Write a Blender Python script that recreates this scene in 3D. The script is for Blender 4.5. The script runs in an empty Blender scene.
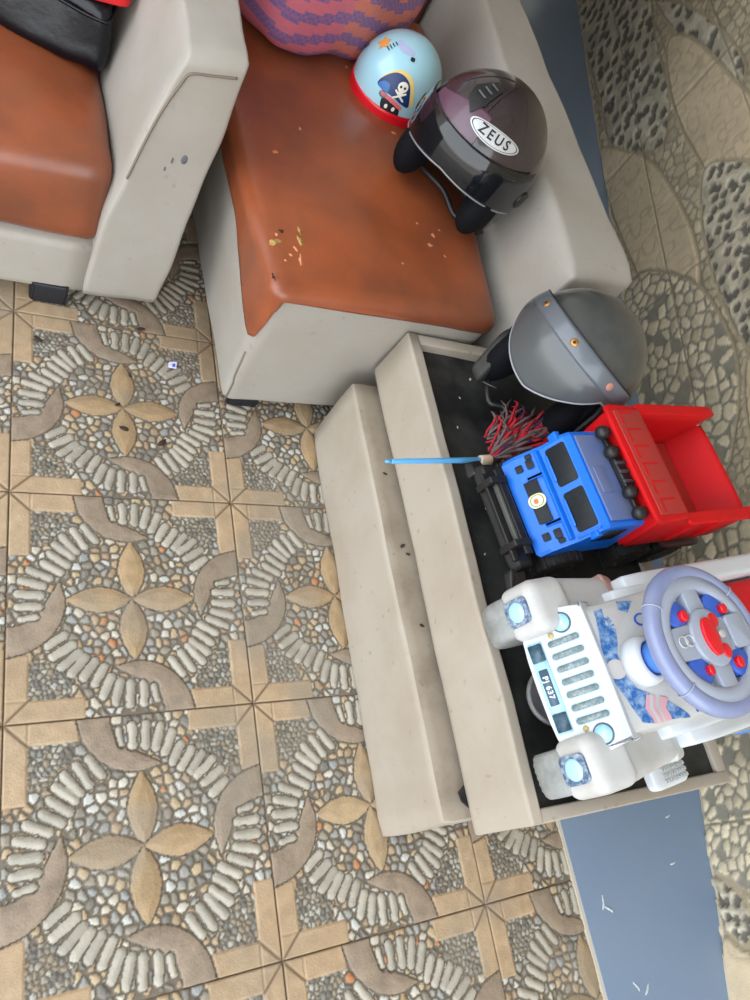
import bpy, bmesh, math, random
import numpy as np
from mathutils import Vector, Matrix, noise
from mathutils.bvhtree import BVHTree
random.seed(7); rng = np.random.default_rng(11)
C = bpy.context.scene.collection
PI = math.pi
V = Vector

# ------------------------------------------------------------ colours, materials
def lin(c):
    c = c / 255.0
    return c / 12.92 if c <= 0.04045 else ((c + 0.055) / 1.055) ** 2.4
def rgb(r, g, b): return (lin(r), lin(g), lin(b), 1.0)

def mat(name, col, rough=0.6, metal=0.0, spec=0.5, noise_amt=0.0, noise_scale=8.0, col2=None, bump=0.0, bump_scale=60.0,
        coat=0.0, trans=0.0, alpha=1.0, attr=None, dirt=0.0, sheen=0.0):
    m = bpy.data.materials.new(name); m.use_nodes = True
    nt = m.node_tree; N = nt.nodes; L = nt.links
    b = N['Principled BSDF']
    b.inputs['Base Color'].default_value = col
    b.inputs['Roughness'].default_value = rough
    b.inputs['Metallic'].default_value = metal
    b.inputs['Specular IOR Level'].default_value = spec
    b.inputs['Coat Weight'].default_value = coat
    b.inputs['Coat Roughness'].default_value = 0.08
    b.inputs['Transmission Weight'].default_value = trans
    b.inputs['Alpha'].default_value = alpha
    tc = N.new('ShaderNodeTexCoord')
    src = None
    if attr:
        a = N.new('ShaderNodeAttribute'); a.attribute_name = attr; src = a.outputs['Color']
    if col2 is not None:
        n = N.new('ShaderNodeTexNoise'); n.inputs['Scale'].default_value = noise_scale; n.inputs['Detail'].default_value = 6
        n.inputs['Roughness'].default_value = 0.65
        L.new(tc.outputs['Object'], n.inputs['Vector'])
        r = N.new('ShaderNodeValToRGB'); r.color_ramp.elements[0].position = 0.42; r.color_ramp.elements[1].position = 0.68
        L.new(n.outputs['Fac'], r.inputs['Fac'])
        mx = N.new('ShaderNodeMix'); mx.data_type = 'RGBA'
        mul = N.new('ShaderNodeMath'); mul.operation = 'MULTIPLY'; mul.inputs[1].default_value = noise_amt
        L.new(r.outputs['Color'], mul.inputs[0]); L.new(mul.outputs[0], mx.inputs['Factor'])
        if src: L.new(src, mx.inputs['A'])
        else: mx.inputs['A'].default_value = col
        mx.inputs['B'].default_value = col2
        src = mx.outputs['Result']
    if dirt > 0:
        n = N.new('ShaderNodeTexNoise'); n.inputs['Scale'].default_value = 55; n.inputs['Detail'].default_value = 3
        L.new(tc.outputs['Object'], n.inputs['Vector'])
        r = N.new('ShaderNodeValToRGB'); r.color_ramp.elements[0].position = 0.66; r.color_ramp.elements[1].position = 0.74
        L.new(n.outputs['Fac'], r.inputs['Fac'])
        mul = N.new('ShaderNodeMath'); mul.operation = 'MULTIPLY'; mul.inputs[1].default_value = dirt
        L.new(r.outputs['Color'], mul.inputs[0])
        mx = N.new('ShaderNodeMix'); mx.data_type = 'RGBA'; L.new(mul.outputs[0], mx.inputs['Factor'])
        if src: L.new(src, mx.inputs['A'])
        else: mx.inputs['A'].default_value = col
        mx.inputs['B'].default_value = rgb(92, 78, 62); src = mx.outputs['Result']
    if src: L.new(src, b.inputs['Base Color'])
    if bump > 0:
        n = N.new('ShaderNodeTexNoise'); n.inputs['Scale'].default_value = bump_scale; n.inputs['Detail'].default_value = 4
        L.new(tc.outputs['Object'], n.inputs['Vector'])
        bp = N.new('ShaderNodeBump'); bp.inputs['Strength'].default_value = bump; bp.inputs['Distance'].default_value = 0.004
        L.new(n.outputs['Fac'], bp.inputs['Height']); L.new(bp.outputs['Normal'], b.inputs['Normal'])
    return m

M = {}
M['fabric'] = mat('beige_vinyl', rgb(164, 159, 151), 0.55, spec=0.35, col2=rgb(152, 142, 128), noise_amt=0.5, noise_scale=5, bump=0.12, bump_scale=14, dirt=0.18)
M['fabric2'] = mat('beige_vinyl_dusty', rgb(170, 160, 147), 0.62, spec=0.3, col2=rgb(150, 134, 112), noise_amt=0.5, noise_scale=4, bump=0.15, bump_scale=12, dirt=0.3)
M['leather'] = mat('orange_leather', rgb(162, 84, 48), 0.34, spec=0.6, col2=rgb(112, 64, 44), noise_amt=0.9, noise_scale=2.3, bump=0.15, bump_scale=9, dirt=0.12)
_r = [n for n in M['leather'].node_tree.nodes if n.type == 'VALTORGB'][0]; _r.color_ramp.elements[0].position = .36; _r.color_ramp.elements[1].position = .60  # brown blotches also stand in for shade at the rear of the seats
M['black_cloth'] = mat('black_lining_cloth', rgb(26, 26, 27), 0.6, spec=0.4, col2=rgb(72, 72, 68), noise_amt=0.7, noise_scale=6, bump=0.5, bump_scale=10, dirt=0.12)
M['black_plastic'] = mat('black_plastic', rgb(24, 24, 26), 0.45, col2=rgb(58, 56, 52), noise_amt=0.35, noise_scale=20)
M['black_foot'] = mat('black_foot_plastic', rgb(26, 30, 36), 0.5)
M['black_leather'] = mat('black_leather', rgb(9, 11, 18), 0.3, spec=0.4, bump=0.6, bump_scale=22)
M['liner'] = mat('black_padding', rgb(15, 16, 20), 0.85, spec=0.15, bump=0.12, bump_scale=40)
M['red_cloth'] = mat('red_cloth', rgb(205, 22, 30), 0.7)
M['zeus_shell'] = mat('purple_black_shell', rgb(50, 41, 45), 0.25, spec=0.5, coat=0.6, col2=rgb(42, 37, 34), noise_amt=0.9, noise_scale=7)
M['zeus_purple'] = mat('dusty_mauve_paint', rgb(96, 66, 84), 0.35, coat=0.4, col2=rgb(58, 46, 54), noise_amt=0.5, noise_scale=20)
M['grey_trim'] = mat('grey_trim_rubber', rgb(88, 92, 98), 0.5)
M['silver'] = mat('silver_badge', rgb(196, 198, 200), 0.35, metal=0.3)
M['black_ink'] = mat('black_ink', rgb(26, 26, 28), 0.5)
M['grey_shell'] = mat('dark_grey_shell', rgb(60, 64, 65), 0.3, coat=0.5, col2=rgb(88, 88, 84), noise_amt=0.55, noise_scale=12)
M['gold'] = mat('brass_snap', rgb(176, 128, 72), 0.35, metal=0.7)
M['pink_snap'] = mat('bare_snap', rgb(176, 120, 108), 0.5)
M['sky_blue'] = mat('pale_blue_gloss', rgb(164, 212, 226), 0.28, coat=0.5, col2=rgb(182, 204, 218), noise_amt=0.6, noise_scale=14)
M['red_gloss'] = mat('red_gloss', rgb(214, 16, 34), 0.35, coat=0.3)
M['truck_red'] = mat('red_plastic', rgb(206, 12, 20), 0.6, spec=.25, col2=rgb(150, 34, 34), noise_amt=0.35, noise_scale=14)
M['truck_red_dusty'] = mat('dusty_red_plastic', rgb(178, 44, 40), 0.65, col2=rgb(140, 58, 50), noise_amt=0.6, noise_scale=18)
M['truck_blue'] = mat('blue_plastic', rgb(8, 110, 222), 0.4, col2=rgb(30, 96, 190), noise_amt=0.3, noise_scale=16)
M['truck_roof'] = mat('dusty_blue_roof', rgb(92, 112, 164), 0.65, col2=rgb(116, 120, 138), noise_amt=0.6, noise_scale=20)
M['dark_window'] = mat('dark_window', rgb(20, 26, 32), 0.5, spec=.3, col2=rgb(52, 58, 60), noise_amt=0.35, noise_scale=30)
M['tyre'] = mat('black_tyre', rgb(22, 21, 22), 0.7)
M['lime'] = mat('lime_plastic', rgb(140, 160, 40), 0.5)
M['white'] = mat('white_plastic', rgb(206, 211, 216), 0.38, col2=rgb(192, 196, 200), noise_amt=0.35, noise_scale=9)
M['cream'] = mat('worn_white_plastic', rgb(192, 192, 190), 0.55, col2=rgb(170, 164, 156), noise_amt=0.55, noise_scale=14)
M['ice'] = mat('ice_blue_sticker', rgb(172, 214, 236), 0.4)
M['teal_dark'] = mat('dark_teal_sticker', rgb(44, 70, 88), 0.4, col2=rgb(110, 140, 156), noise_amt=0.5, noise_scale=60)
M['slot'] = mat('grey_mesh_sticker', rgb(112, 128, 132), 0.5, col2=rgb(168, 180, 182), noise_amt=0.8, noise_scale=220)
M['lamp'] = mat('pale_lamp', rgb(166, 216, 240), 0.15, coat=0.6)
M['lamp_star'] = mat('lamp_sticker', rgb(70, 92, 120), 0.4, col2=rgb(176, 190, 206), noise_amt=0.9, noise_scale=120)
M['amber'] = mat('amber_dot', rgb(190, 170, 110), 0.4)
M['blue_sticker'] = mat('blue_star_sticker', rgb(38, 96, 160), 0.4, col2=rgb(180, 200, 216), noise_amt=0.75, noise_scale=90)
M['pink_sticker'] = mat('pink_chevron_sticker', rgb(206, 158, 164), 0.5)
M['wheel_grey'] = mat('lilac_grey_plastic', rgb(128, 138, 176), 0.28, coat=0.3, col2=rgb(150, 158, 186), noise_amt=0.5, noise_scale=12)
M['hub_grey'] = mat('pale_grey_plastic', rgb(156, 164, 180), 0.35)
M['deep_blue'] = mat('deep_blue_plastic', rgb(52, 92, 190), 0.35, col2=rgb(90, 130, 210), noise_amt=0.5, noise_scale=14)
M['mid_blue'] = mat('bright_blue_column', rgb(84, 136, 222), 0.4)
M['grey_tyre'] = mat('grey_ribbed_tyre', rgb(148, 150, 148), 0.7, col2=rgb(106, 108, 106), noise_amt=0.6, noise_scale=30)
M['pinkish'] = mat('faded_pink_plastic', rgb(176, 136, 126), 0.6)
M['paint_grey'] = mat('blue_grey_floor_paint', rgb(122, 142, 168), 0.32, spec=0.5, col2=rgb(138, 152, 168), noise_amt=0.3, noise_scale=3, dirt=0.03)
M['scuff'] = mat('white_scuff', rgb(196, 204, 210), 0.6)
M['cement'] = mat('cement', rgb(150, 140, 126), 0.9, col2=rgb(120, 112, 100), noise_amt=0.5, noise_scale=10)
M['handle_blue'] = mat('light_blue_plastic_rod', rgb(92, 168, 222), 0.35)
M['yarn_red'] = mat('red_yarn', rgb(172, 22, 38), 0.9)
M['yarn_grey'] = mat('grey_brown_yarn', rgb(104, 84, 84), 0.95)
M['yarn_purple'] = mat('purple_yarn', rgb(70, 34, 66), 0.95)
M['tape'] = mat('cream_tape', rgb(206, 184, 160), 0.7)
M['foam'] = mat('yellow_foam', rgb(188, 152, 86), 0.9, col2=rgb(70, 50, 36), noise_amt=0.8, noise_scale=160)
M['debris'] = mat('dark_debris', rgb(56, 42, 34), 0.9)
M['wrapper'] = mat('lilac_wrapper', rgb(214, 208, 236), 0.5)
M['added_ceiling'] = mat('added_ceiling_board', rgb(215, 210, 202), 0.9)
def glass(name, col, alpha, rough=0.08):
    m = mat(name, col, rough, alpha=alpha, coat=0.3); return m
M['visor'] = glass('smoky_visor', rgb(20, 22, 26), 0.93, 0.06)
M['visor_grey'] = glass('dusty_grey_visor', rgb(88, 92, 94), 0.88, 0.22)

# ------------------------------------------------------------ object helpers
def prop(o, label=None, cat=None, group=None, kind=None):
    if label: o['label'] = label
    if cat: o['category'] = cat
    if group: o['group'] = group
    if kind: o['kind'] = kind
    return o
def thing(name, label, cat, loc=(0, 0, 0), yaw=0.0, group=None):
    o = bpy.data.objects.new(name, None); C.objects.link(o)
    o.empty_display_size = 0.05
    o.location = loc; o.rotation_euler = (0, 0, yaw)
    return prop(o, label, cat, group)
def obj(name, bm, m, parent=None, smooth=True, world=False, recalc=True):
    """link a bmesh as one mesh object; world=True: its points are world points, moved into the parent's frame"""
    if world and parent is not None:
        p = parent; mw = Matrix.Identity(4)
        while p is not None:
            mw = (Matrix.Translation(p.location) @ p.rotation_euler.to_matrix().to_4x4()) @ mw; p = p.parent
        bmesh.ops.transform(bm, matrix=mw.inverted(), verts=bm.verts)
    if recalc: bmesh.ops.recalc_face_normals(bm, faces=bm.faces)
    me = bpy.data.meshes.new(name); bm.to_mesh(me); bm.free()
    for mm in (m if isinstance(m, (list, tuple)) else [m]): me.materials.append(mm)
    if smooth:
        me.polygons.foreach_set('use_smooth', [True] * len(me.polygons))
    o = bpy.data.objects.new(name, me); C.objects.link(o); o.parent = parent
    return o
def B(): return bmesh.new()
def merge(dst, src, mi=0):
    vm = {v: dst.verts.new(v.co) for v in src.verts}
    for f in src.faces:
        try:
            g = dst.faces.new([vm[v] for v in f.verts]); g.material_index = mi; g.smooth = f.smooth
        except ValueError: pass
    src.free(); return dst
def xf(bm, mtx): bmesh.ops.transform(bm, matrix=mtx, verts=bm.verts); return bm

def rcube(n=10, r=0.2):
    """rounded cube in [-1,1]^3; r is the corner radius (scalar or three)"""
    bm = B()
    bmesh.ops.create_cube(bm, size=2)
    bmesh.ops.subdivide_edges(bm, edges=bm.edges[:], cuts=n, use_grid_fill=True)
    rr = (r, r, r) if not isinstance(r, (tuple, list)) else r
    for v in bm.verts:
        p = v.co; c = [max(-1 + rr[i], min(1 - rr[i], p[i])) for i in range(3)]
        d = V([(p[i] - c[i]) / rr[i] if rr[i] > 1e-6 else 0 for i in range(3)])
        # re-map so the corner band is evenly rounded
        if d.length > 1e-9:
            mxd = max(abs(x) for x in d)
            d = d.normalized() * mxd if sum(abs(x) > 1e-6 for x in d) > 1 else d
        v.co = V([c[i] + d[i] * rr[i] for i in range(3)])
    return bm
def hexa(P8, n=10, r=0.12, bulge=None, wob=0.0, seed=0):
    """P8: bottom (x-,y-),(x+,y-),(x+,y+),(x-,y+) then the same at the top. bulge: dict of axis/sign -> metres along world normal"""
    bm = rcube(n, r); P = [V(p) for p in P8]
    cen = sum(P, V()) / 8
    for v in bm.verts:
        x, y, z = v.co
        u, w, t = (x + 1) / 2, (y + 1) / 2, (z + 1) / 2
        lo = P[0] * (1 - u) * (1 - w) + P[1] * u * (1 - w) + P[2] * u * w + P[3] * (1 - u) * w
        hi = P[4] * (1 - u) * (1 - w) + P[5] * u * (1 - w) + P[6] * u * w + P[7] * (1 - u) * w
        q = lo * (1 - t) + hi * t
        if bulge:
            for k, a in bulge.items():
                if k == '+z' and z > 0: q.z += a * (1 - x * x) * (1 - y * y) * z
                if k == '-y' and y < 0: q.y -= a * (1 - x * x) * (1 - z * z) * -y
                if k == '+x' and x > 0: q.x += a * (1 - y * y) * (1 - z * z) * x
                if k == '-x' and x < 0: q.x -= a * (1 - y * y) * (1 - z * z) * -x
        if wob: q += noise.noise_vector(q * 9 + V((seed, 0, 0))) * wob
        v.co = q
    return bm
def box(x0, x1, y0, y1, z0, z1, r=0.1, n=5):
    m = min(x1 - x0, y1 - y0, z1 - z0) / 2
    rr = (min(.99, r * m / ((x1 - x0) / 2)), min(.99, r * m / ((y1 - y0) / 2)), min(.99, r * m / ((z1 - z0) / 2)))
    bm = B(); bmesh.ops.create_cube(bm, size=2)
    xf(bm, Matrix.Translation(((x0 + x1) / 2, (y0 + y1) / 2, (z0 + z1) / 2)) @ Matrix.Diagonal(((x1 - x0) / 2, (y1 - y0) / 2, (z1 - z0) / 2, 1)))
    if r > 0: bmesh.ops.bevel(bm, geom=bm.edges[:], offset=r * m, segments=3, affect='EDGES', profile=0.5)
    return bm
def cyl(p, q, r0, r1=None, seg=24, bev=0.0):
    r1 = r0 if r1 is None else r1
    p, q = V(p), V(q); d = q - p; Lh = d.length
    prof = [(r0, 0), (r1, Lh)] if not bev else [(r0 - bev, 0), (r0 - bev * .3, bev * .3), (r0, bev), (r1, Lh - bev), (r1 - bev * .3, Lh - bev * .3), (r1 - bev, Lh)]
    bm = lathe(prof, seg)
    return xf(bm, Matrix.Translation(p) @ d.to_track_quat('Z', 'Y').to_matrix().to_4x4())
def lathe(prof, seg=32, cap=True, closed=False):
    bm = B(); rings = []
    for r, z in prof:
        if r < 1e-6: rings.append([bm.verts.new((0, 0, z))])
        else: rings.append([bm.verts.new((r * math.cos(2 * PI * k / seg), r * math.sin(2 * PI * k / seg), z)) for k in range(seg)])
    pairs = list(zip(rings[:-1], rings[1:])) + ([(rings[-1], rings[0])] if closed else [])
    for a, b in pairs:
        for k in range(seg):
            k2 = (k + 1) % seg
            if len(a) == 1 and len(b) > 1: bm.faces.new((a[0], b[k], b[k2]))
            elif len(b) == 1 and len(a) > 1: bm.faces.new((a[k], a[k2], b[0]))
            elif len(a) > 1: bm.faces.new((a[k], a[k2], b[k2], b[k]))
    if cap and not closed:
        for R_ in (rings[0], rings[-1]):
            if len(R_) > 2: bm.faces.new(R_)
    return bm
def tube(pts, r, seg=10, closed=False):
    pts = [V(p) for p in pts]; bm = B(); rings = []; n = len(pts)
    rad = r if isinstance(r, (list, tuple)) else [r] * n
    up = V((0, 0, 1))
    for i, p in enumerate(pts):
        t = ((pts[(i + 1) % n] if (closed or i < n - 1) else p) - (pts[i - 1] if (closed or i > 0) else p))
        t.normalize()
        if abs(t.dot(up)) > .95: up = V((1, 0, 0))
        s = t.cross(up).normalized(); w = s.cross(t).normalized()
        rings.append([bm.verts.new(p + (s * math.cos(2 * PI * k / seg) + w * math.sin(2 * PI * k / seg)) * rad[i]) for k in range(seg)])
    for i in range(n if closed else n - 1):
        a, b = rings[i], rings[(i + 1) % n]
        for k in range(seg): bm.faces.new((a[k], a[(k + 1) % seg], b[(k + 1) % seg], b[k]))
    if not closed: bm.faces.new(rings[0]); bm.faces.new(rings[-1])
    return bm
def ell(c, r, seg=20, rings=12):
    bm = B(); bmesh.ops.create_uvsphere(bm, u_segments=seg, v_segments=rings, radius=1)
    return xf(bm, Matrix.Translation(c) @ Matrix.Diagonal((r[0], r[1], r[2], 1)))
def prism(poly, h0, h1, axis='z', bev=0.0):
    """poly 2-D outline extruded between h0 and h1 along axis (z: (x,y); y: (x,z); x: (y,z))"""
    bm = B()
    def P_(a, b, h): return {'z': (a, b, h), 'y': (a, h, b), 'x': (h, a, b)}[axis]
    lo = [bm.verts.new(P_(a, b, h0)) for a, b in poly]; hi = [bm.verts.new(P_(a, b, h1)) for a, b in poly]
    n = len(poly)
    bm.faces.new(lo[::-1]); bm.faces.new(hi)
    for i in range(n): bm.faces.new((lo[i], lo[(i + 1) % n], hi[(i + 1) % n], hi[i]))
    bmesh.ops.recalc_face_normals(bm, faces=bm.faces)
    if bev: bmesh.ops.bevel(bm, geom=bm.edges[:], offset=bev, segments=2, affect='EDGES', profile=0.5)
    return bm
def rrect(w, h, r, n=5, cx=0, cy=0):
    out = []
    for sx, sy, a0 in ((1, 1, 0), (-1, 1, 90), (-1, -1, 180), (1, -1, 270)):
        for k in range(n + 1):
            a = math.radians(a0 + 90 * k / n)
            out.append((cx + sx * (w / 2 - r) + r * math.cos(a), cy + sy * (h / 2 - r) + r * math.sin(a)))
    return out
def circle(r, n=24, cx=0, cy=0, ry=None): return [(cx + r * math.cos(2 * PI * k / n), cy + (ry or r) * math.sin(2 * PI * k / n)) for k in range(n)]
def text_bm(s, size, depth=0.0006, font_space=1.0):
    cu = bpy.data.curves.new('t', 'FONT'); cu.body = s; cu.size = size; cu.extrude = depth; cu.align_x = 'CENTER'; cu.align_y = 'CENTER'
    cu.space_character = font_space; cu.resolution_u = 3; cu.offset = size * 0.02
    o = bpy.data.objects.new('t', cu); C.objects.link(o)
    dg = bpy.context.evaluated_depsgraph_get(); me = bpy.data.meshes.new_from_object(o.evaluated_get(dg))
    bm = B(); bm.from_mesh(me); bpy.data.objects.remove(o); bpy.data.curves.remove(cu); bpy.data.meshes.remove(me)
    return bm
def frame_m(o, ex, ey, ez): return Matrix(((ex[0], ey[0], ez[0], o[0]), (ex[1], ey[1], ez[1], o[1]), (ex[2], ey[2], ez[2], o[2]), (0, 0, 0, 1)))

# ------------------------------------------------------------ camera
cam = bpy.data.cameras.new('camera'); co = bpy.data.objects.new('camera', cam); C.objects.link(co)
R0 = ((0.8667764192664993, -0.1826082086928541, 0.4640612902640481), (0.05193615278573559, -0.8924336405365163, -0.44817946547399545), (0.4959851560655447, 0.41257295034542274, -0.7640564675506059))
cp = (-0.0790, 0.1452, 1.2614)
co.matrix_world = frame_m(cp, R0[0], [-x for x in R0[1]], [-x for x in R0[2]])
cam.sensor_fit = 'HORIZONTAL'; cam.sensor_width = 36; cam.lens = 731.6 / 750 * 36; cam.clip_start = 0.02
bpy.context.scene.camera = co

# ------------------------------------------------------------ height fields: tiled floor and stone wall
T = 0.40
def vor(px, py, sx, sy, cell=0.06):
    """nearest and second nearest seed for many points, bucketed"""
    n = len(px); best = np.full(n, 9e9); sec = np.full(n, 9e9); idx = np.zeros(n, int)
    order = np.argsort(px, kind='stable'); CH = 1500
    so = np.argsort(sx); sxx = sx[so]; syy = sy[so]
    for k in range(0, n, CH):
        ii = order[k:k + CH]; lo, hi = px[ii].min() - cell, px[ii].max() + cell
        a, b = np.searchsorted(sxx, lo), np.searchsorted(sxx, hi)
        if b - a < 2: continue
        d = (px[ii][:, None] - sxx[None, a:b]) ** 2 + (py[ii][:, None] - syy[None, a:b]) ** 2
        j = np.argpartition(d, 1, axis=1)[:, :2]
        dd = np.take_along_axis(d, j, 1); o = np.argsort(dd, axis=1)
        j = np.take_along_axis(j, o, 1); dd = np.take_along_axis(dd, o, 1)
        best[ii] = np.sqrt(dd[:, 0]); sec[ii] = np.sqrt(dd[:, 1]); idx[ii] = so[a + j[:, 0]]
    return best, sec, idx
def jitter_pts(x0, x1, y0, y1, sp, jit=0.38):
    xs = np.arange(x0, x1, sp); ys = np.arange(y0, y1, sp * 0.87)
    X, Y = np.meshgrid(xs, ys); X = X + (np.arange(len(ys)) % 2)[:, None] * sp / 2
    X = X + rng.uniform(-jit, jit, X.shape) * sp; Y = Y + rng.uniform(-jit, jit, Y.shape) * sp
    return X.ravel(), Y.ravel()
def sm(e0, e1, x): t = np.clip((x - e0) / (e1 - e0), 0, 1); return t * t * (3 - 2 * t)
def vnoise(x, y, s, seed=0):
    r = np.random.default_rng(seed); G = r.random((64, 64)); x = x * s; y = y * s
    xi = np.floor(x).astype(int); yi = np.floor(y).astype(int); fx = x - xi; fy = y - yi
    fx = fx * fx * (3 - 2 * fx); fy = fy * fy * (3 - 2 * fy)
    g = lambda a, b: G[a % 64, b % 64]
    return (g(xi, yi) * (1 - fx) + g(xi + 1, yi) * fx) * (1 - fy) + (g(xi, yi + 1) * (1 - fx) + g(xi + 1, yi + 1) * fx) * fy
def fbm(x, y, s, seed=0): return (vnoise(x, y, s, seed) * .5 + vnoise(x, y, s * 2.1, seed + 1) * .3 + vnoise(x, y, s * 4.3, seed + 2) * .2)
def linc(r, g, b): return np.array([lin(r), lin(g), lin(b)])
def poly_in(px, py, poly):
    ins = np.zeros(px.shape, bool); n = len(poly)
    for i in range(n):
        x0, y0 = poly[i]; x1, y1 = poly[(i + 1) % n]
        c = ((y0 > py) != (y1 > py)) & (px < (x1 - x0) * (py - y0) / ((y1 - y0) or 1e-9) + x0)
        ins ^= c
    return ins
def poly_d(px, py, poly):
    """signed distance, positive inside"""
    d = np.full(px.shape, 9e9); n = len(poly)
    for i in range(n):
        ax, ay = poly[i]; bx, by = poly[(i + 1) % n]; ex, ey = bx - ax, by - ay
        t = np.clip(((px - ax) * ex + (py - ay) * ey) / (ex * ex + ey * ey + 1e-12), 0, 1)
        d = np.minimum(d, np.hypot(px - ax - t * ex, py - ay - t * ey))
    return np.where(poly_in(px, py, poly), d, -d)
def catmull(pts, n=6, closed=False):
    out = []; m = len(pts)
    for i in range(m if closed else m - 1):
        p0 = pts[(i - 1) % m] if (closed or i > 0) else pts[0]; p1 = pts[i]; p2 = pts[(i + 1) % m]; p3 = pts[(i + 2) % m] if (closed or i < m - 2) else p2
        for k in range(n):
            t = k / n
            out.append(tuple(0.5 * (2 * p1[j] + (p2[j] - p0[j]) * t + (2 * p0[j] - 5 * p1[j] + 4 * p2[j] - p3[j]) * t * t + (3 * p1[j] - p0[j] - 3 * p2[j] + p3[j]) * t ** 3) for j in range(len(p1))))
    if not closed: out.append(tuple(pts[-1]))
    return out

NT = 200
lu = (np.arange(NT + 1)) / NT
U, W = np.meshgrid(lu, lu)           # u to +x, w to +y
u, w = U.ravel(), W.ravel()
def rot(px, py, k):
    for _ in range(k): px, py = py, 1 - px
    return px, py
H = np.zeros(u.shape); KIND = np.zeros(u.shape, int); PID = np.zeros(u.shape, int)
# pebbles first (kind 1)
sx, sy = jitter_pts(-.05, 1.05, -.05, 1.05, 0.041)
b1, b2, idx = vor(u, w, sx, sy, 0.1)
edge = b2 - b1
peb = edge > 0.0095
H = np.where(peb, 0.0028 * np.sqrt(np.clip(edge / 0.03, 0, 1)), -0.0006)
KIND = np.where(peb, 1, 0); PID = idx
# small gravel in the corners
sx2, sy2 = jitter_pts(-.05, 1.05, -.05, 1.05, 0.024)
c1, c2, idc = vor(u, w, sx2, sy2, 0.08)
cu_, cw_ = np.minimum(u, 1 - u), np.minimum(w, 1 - w)
corner = (cu_ < .25) & (cw_ < .25)
ec = c2 - c1; pc = ec > 0.005
H = np.where(corner, np.where(pc, 0.002 * np.sqrt(np.clip(ec / 0.02, 0, 1)), -0.0006), H)
KIND = np.where(corner, np.where(pc, 2, 0), KIND); PID = np.where(corner, idc, PID)
# flat bars along the edges (kind 3)
OUT = [(.262, 1.002), (.274, .945), (.295, .895), (.336, .84), (.404, .795), (.49, .777), (.585, .797)]
INN = [(.585, .797), (.516, .836), (.445, .875), (.4, .93), (.385, 1.002)]
CRES = catmull(OUT, 5) + catmull(INN, 5)[1:]
ROPE = [((.418, .95), (.43, .882)), ((.473, .965), (.472, .868)), ((.53, .966), (.522, .862)), ((.59, .955), (.562, .852)), ((.64, .922), (.595, .828)),
        ((.672, .87), (.622, .785)), ((.716, .842), (.655, .762)), ((.76, .822), (.695, .742)), ((.803, .795), (.715, .722)), ((.835, .748), (.74, .69)), ((.85, .70), (.772, .645))]
for k in range(4):
    # bars: from corner along the top edge to .272, and along the same corner's other side
    a, c = rot(u, w, k)
    for (x0, x1) in ((0.0, .272), (.70, 1.0)):
        d = np.minimum(np.minimum(a - x0 + (.02 if x0 == 0 else 0), x1 - a + (.02 if x1 == 1 else 0)), c - .912)
        m_ = d > 0
        H = np.where(m_, 0.0026 * sm(0, .008, d), H); KIND = np.where(m_, 3, KIND); PID = np.where(m_, k * 2 + (x0 > 0), PID)
for k in range(4):
    a, c = rot(u, w, k)
    # mitre lines on the bars
    md = np.abs((a - 0) - (1 - c)); mm = (KIND == 3) & (a < .10) & (md < .006); H = np.where(mm, .0008, H); KIND = np.where(mm, 6, KIND)
    d = poly_d(a, c, CRES); m_ = d > -0.006
    H = np.where(m_, np.where(d > 0, 0.0024 + .0012 * sm(0, .03, d), -.0008), H); KIND = np.where(m_, np.where(d > 0, 4, 0), KIND)
for k in range(4):
    a, c = rot(u, w, k)
    for i, ((x0, y0), (x1, y1)) in enumerate(ROPE):
        ex, ey = x1 - x0, y1 - y0; t = np.clip(((a - x0) * ex + (c - y0) * ey) / (ex * ex + ey * ey), 0.1, 0.9)
        hw = .0178 if i not in (0,) else .013
        d = hw - np.hypot((a - x0 - t * ex), (c - y0 - t * ey)) + .006 * (vnoise(a, c, 40, 5 + k) - .5)
        halo = (d > -.006) & (d <= 0) & (KIND != 5)
        H = np.where(halo, -.001, H); KIND = np.where(halo, 0, KIND)
        m_ = d > 0
        H = np.where(m_, 0.0034 * np.sqrt(np.clip(d / hw, 0, 1)) + .0004, H); KIND = np.where(m_, 5, KIND); PID = np.where(m_, k * 20 + i, PID)
    # petal k, from the centre towards +w
    ta = (c - .5) / .27; wdt = .056 * np.sin(np.clip(ta, 0, 1) * PI) ** .8
    d = np.where((ta > 0) & (ta < 1), wdt - np.abs(a - .5), -1)
    hal = (d > -.007) & (d <= 0) & (ta > 0) & (ta < 1); H = np.where(hal, -.001, H); KIND = np.where(hal, 0, KIND)
    H = np.where(d > 0, .002 + .0022 * sm(0, .035, d), H); KIND = np.where(d > 0, 7, KIND); PID = np.where(d > 0, k, PID)
# joint line
ed = np.minimum(cu_, cw_); jl = ed < .0045
H = np.where(jl, -.002, H); KIND = np.where(jl, 8, KIND)
H = H + .0003 * fbm(u, w, 90, 3)

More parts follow.
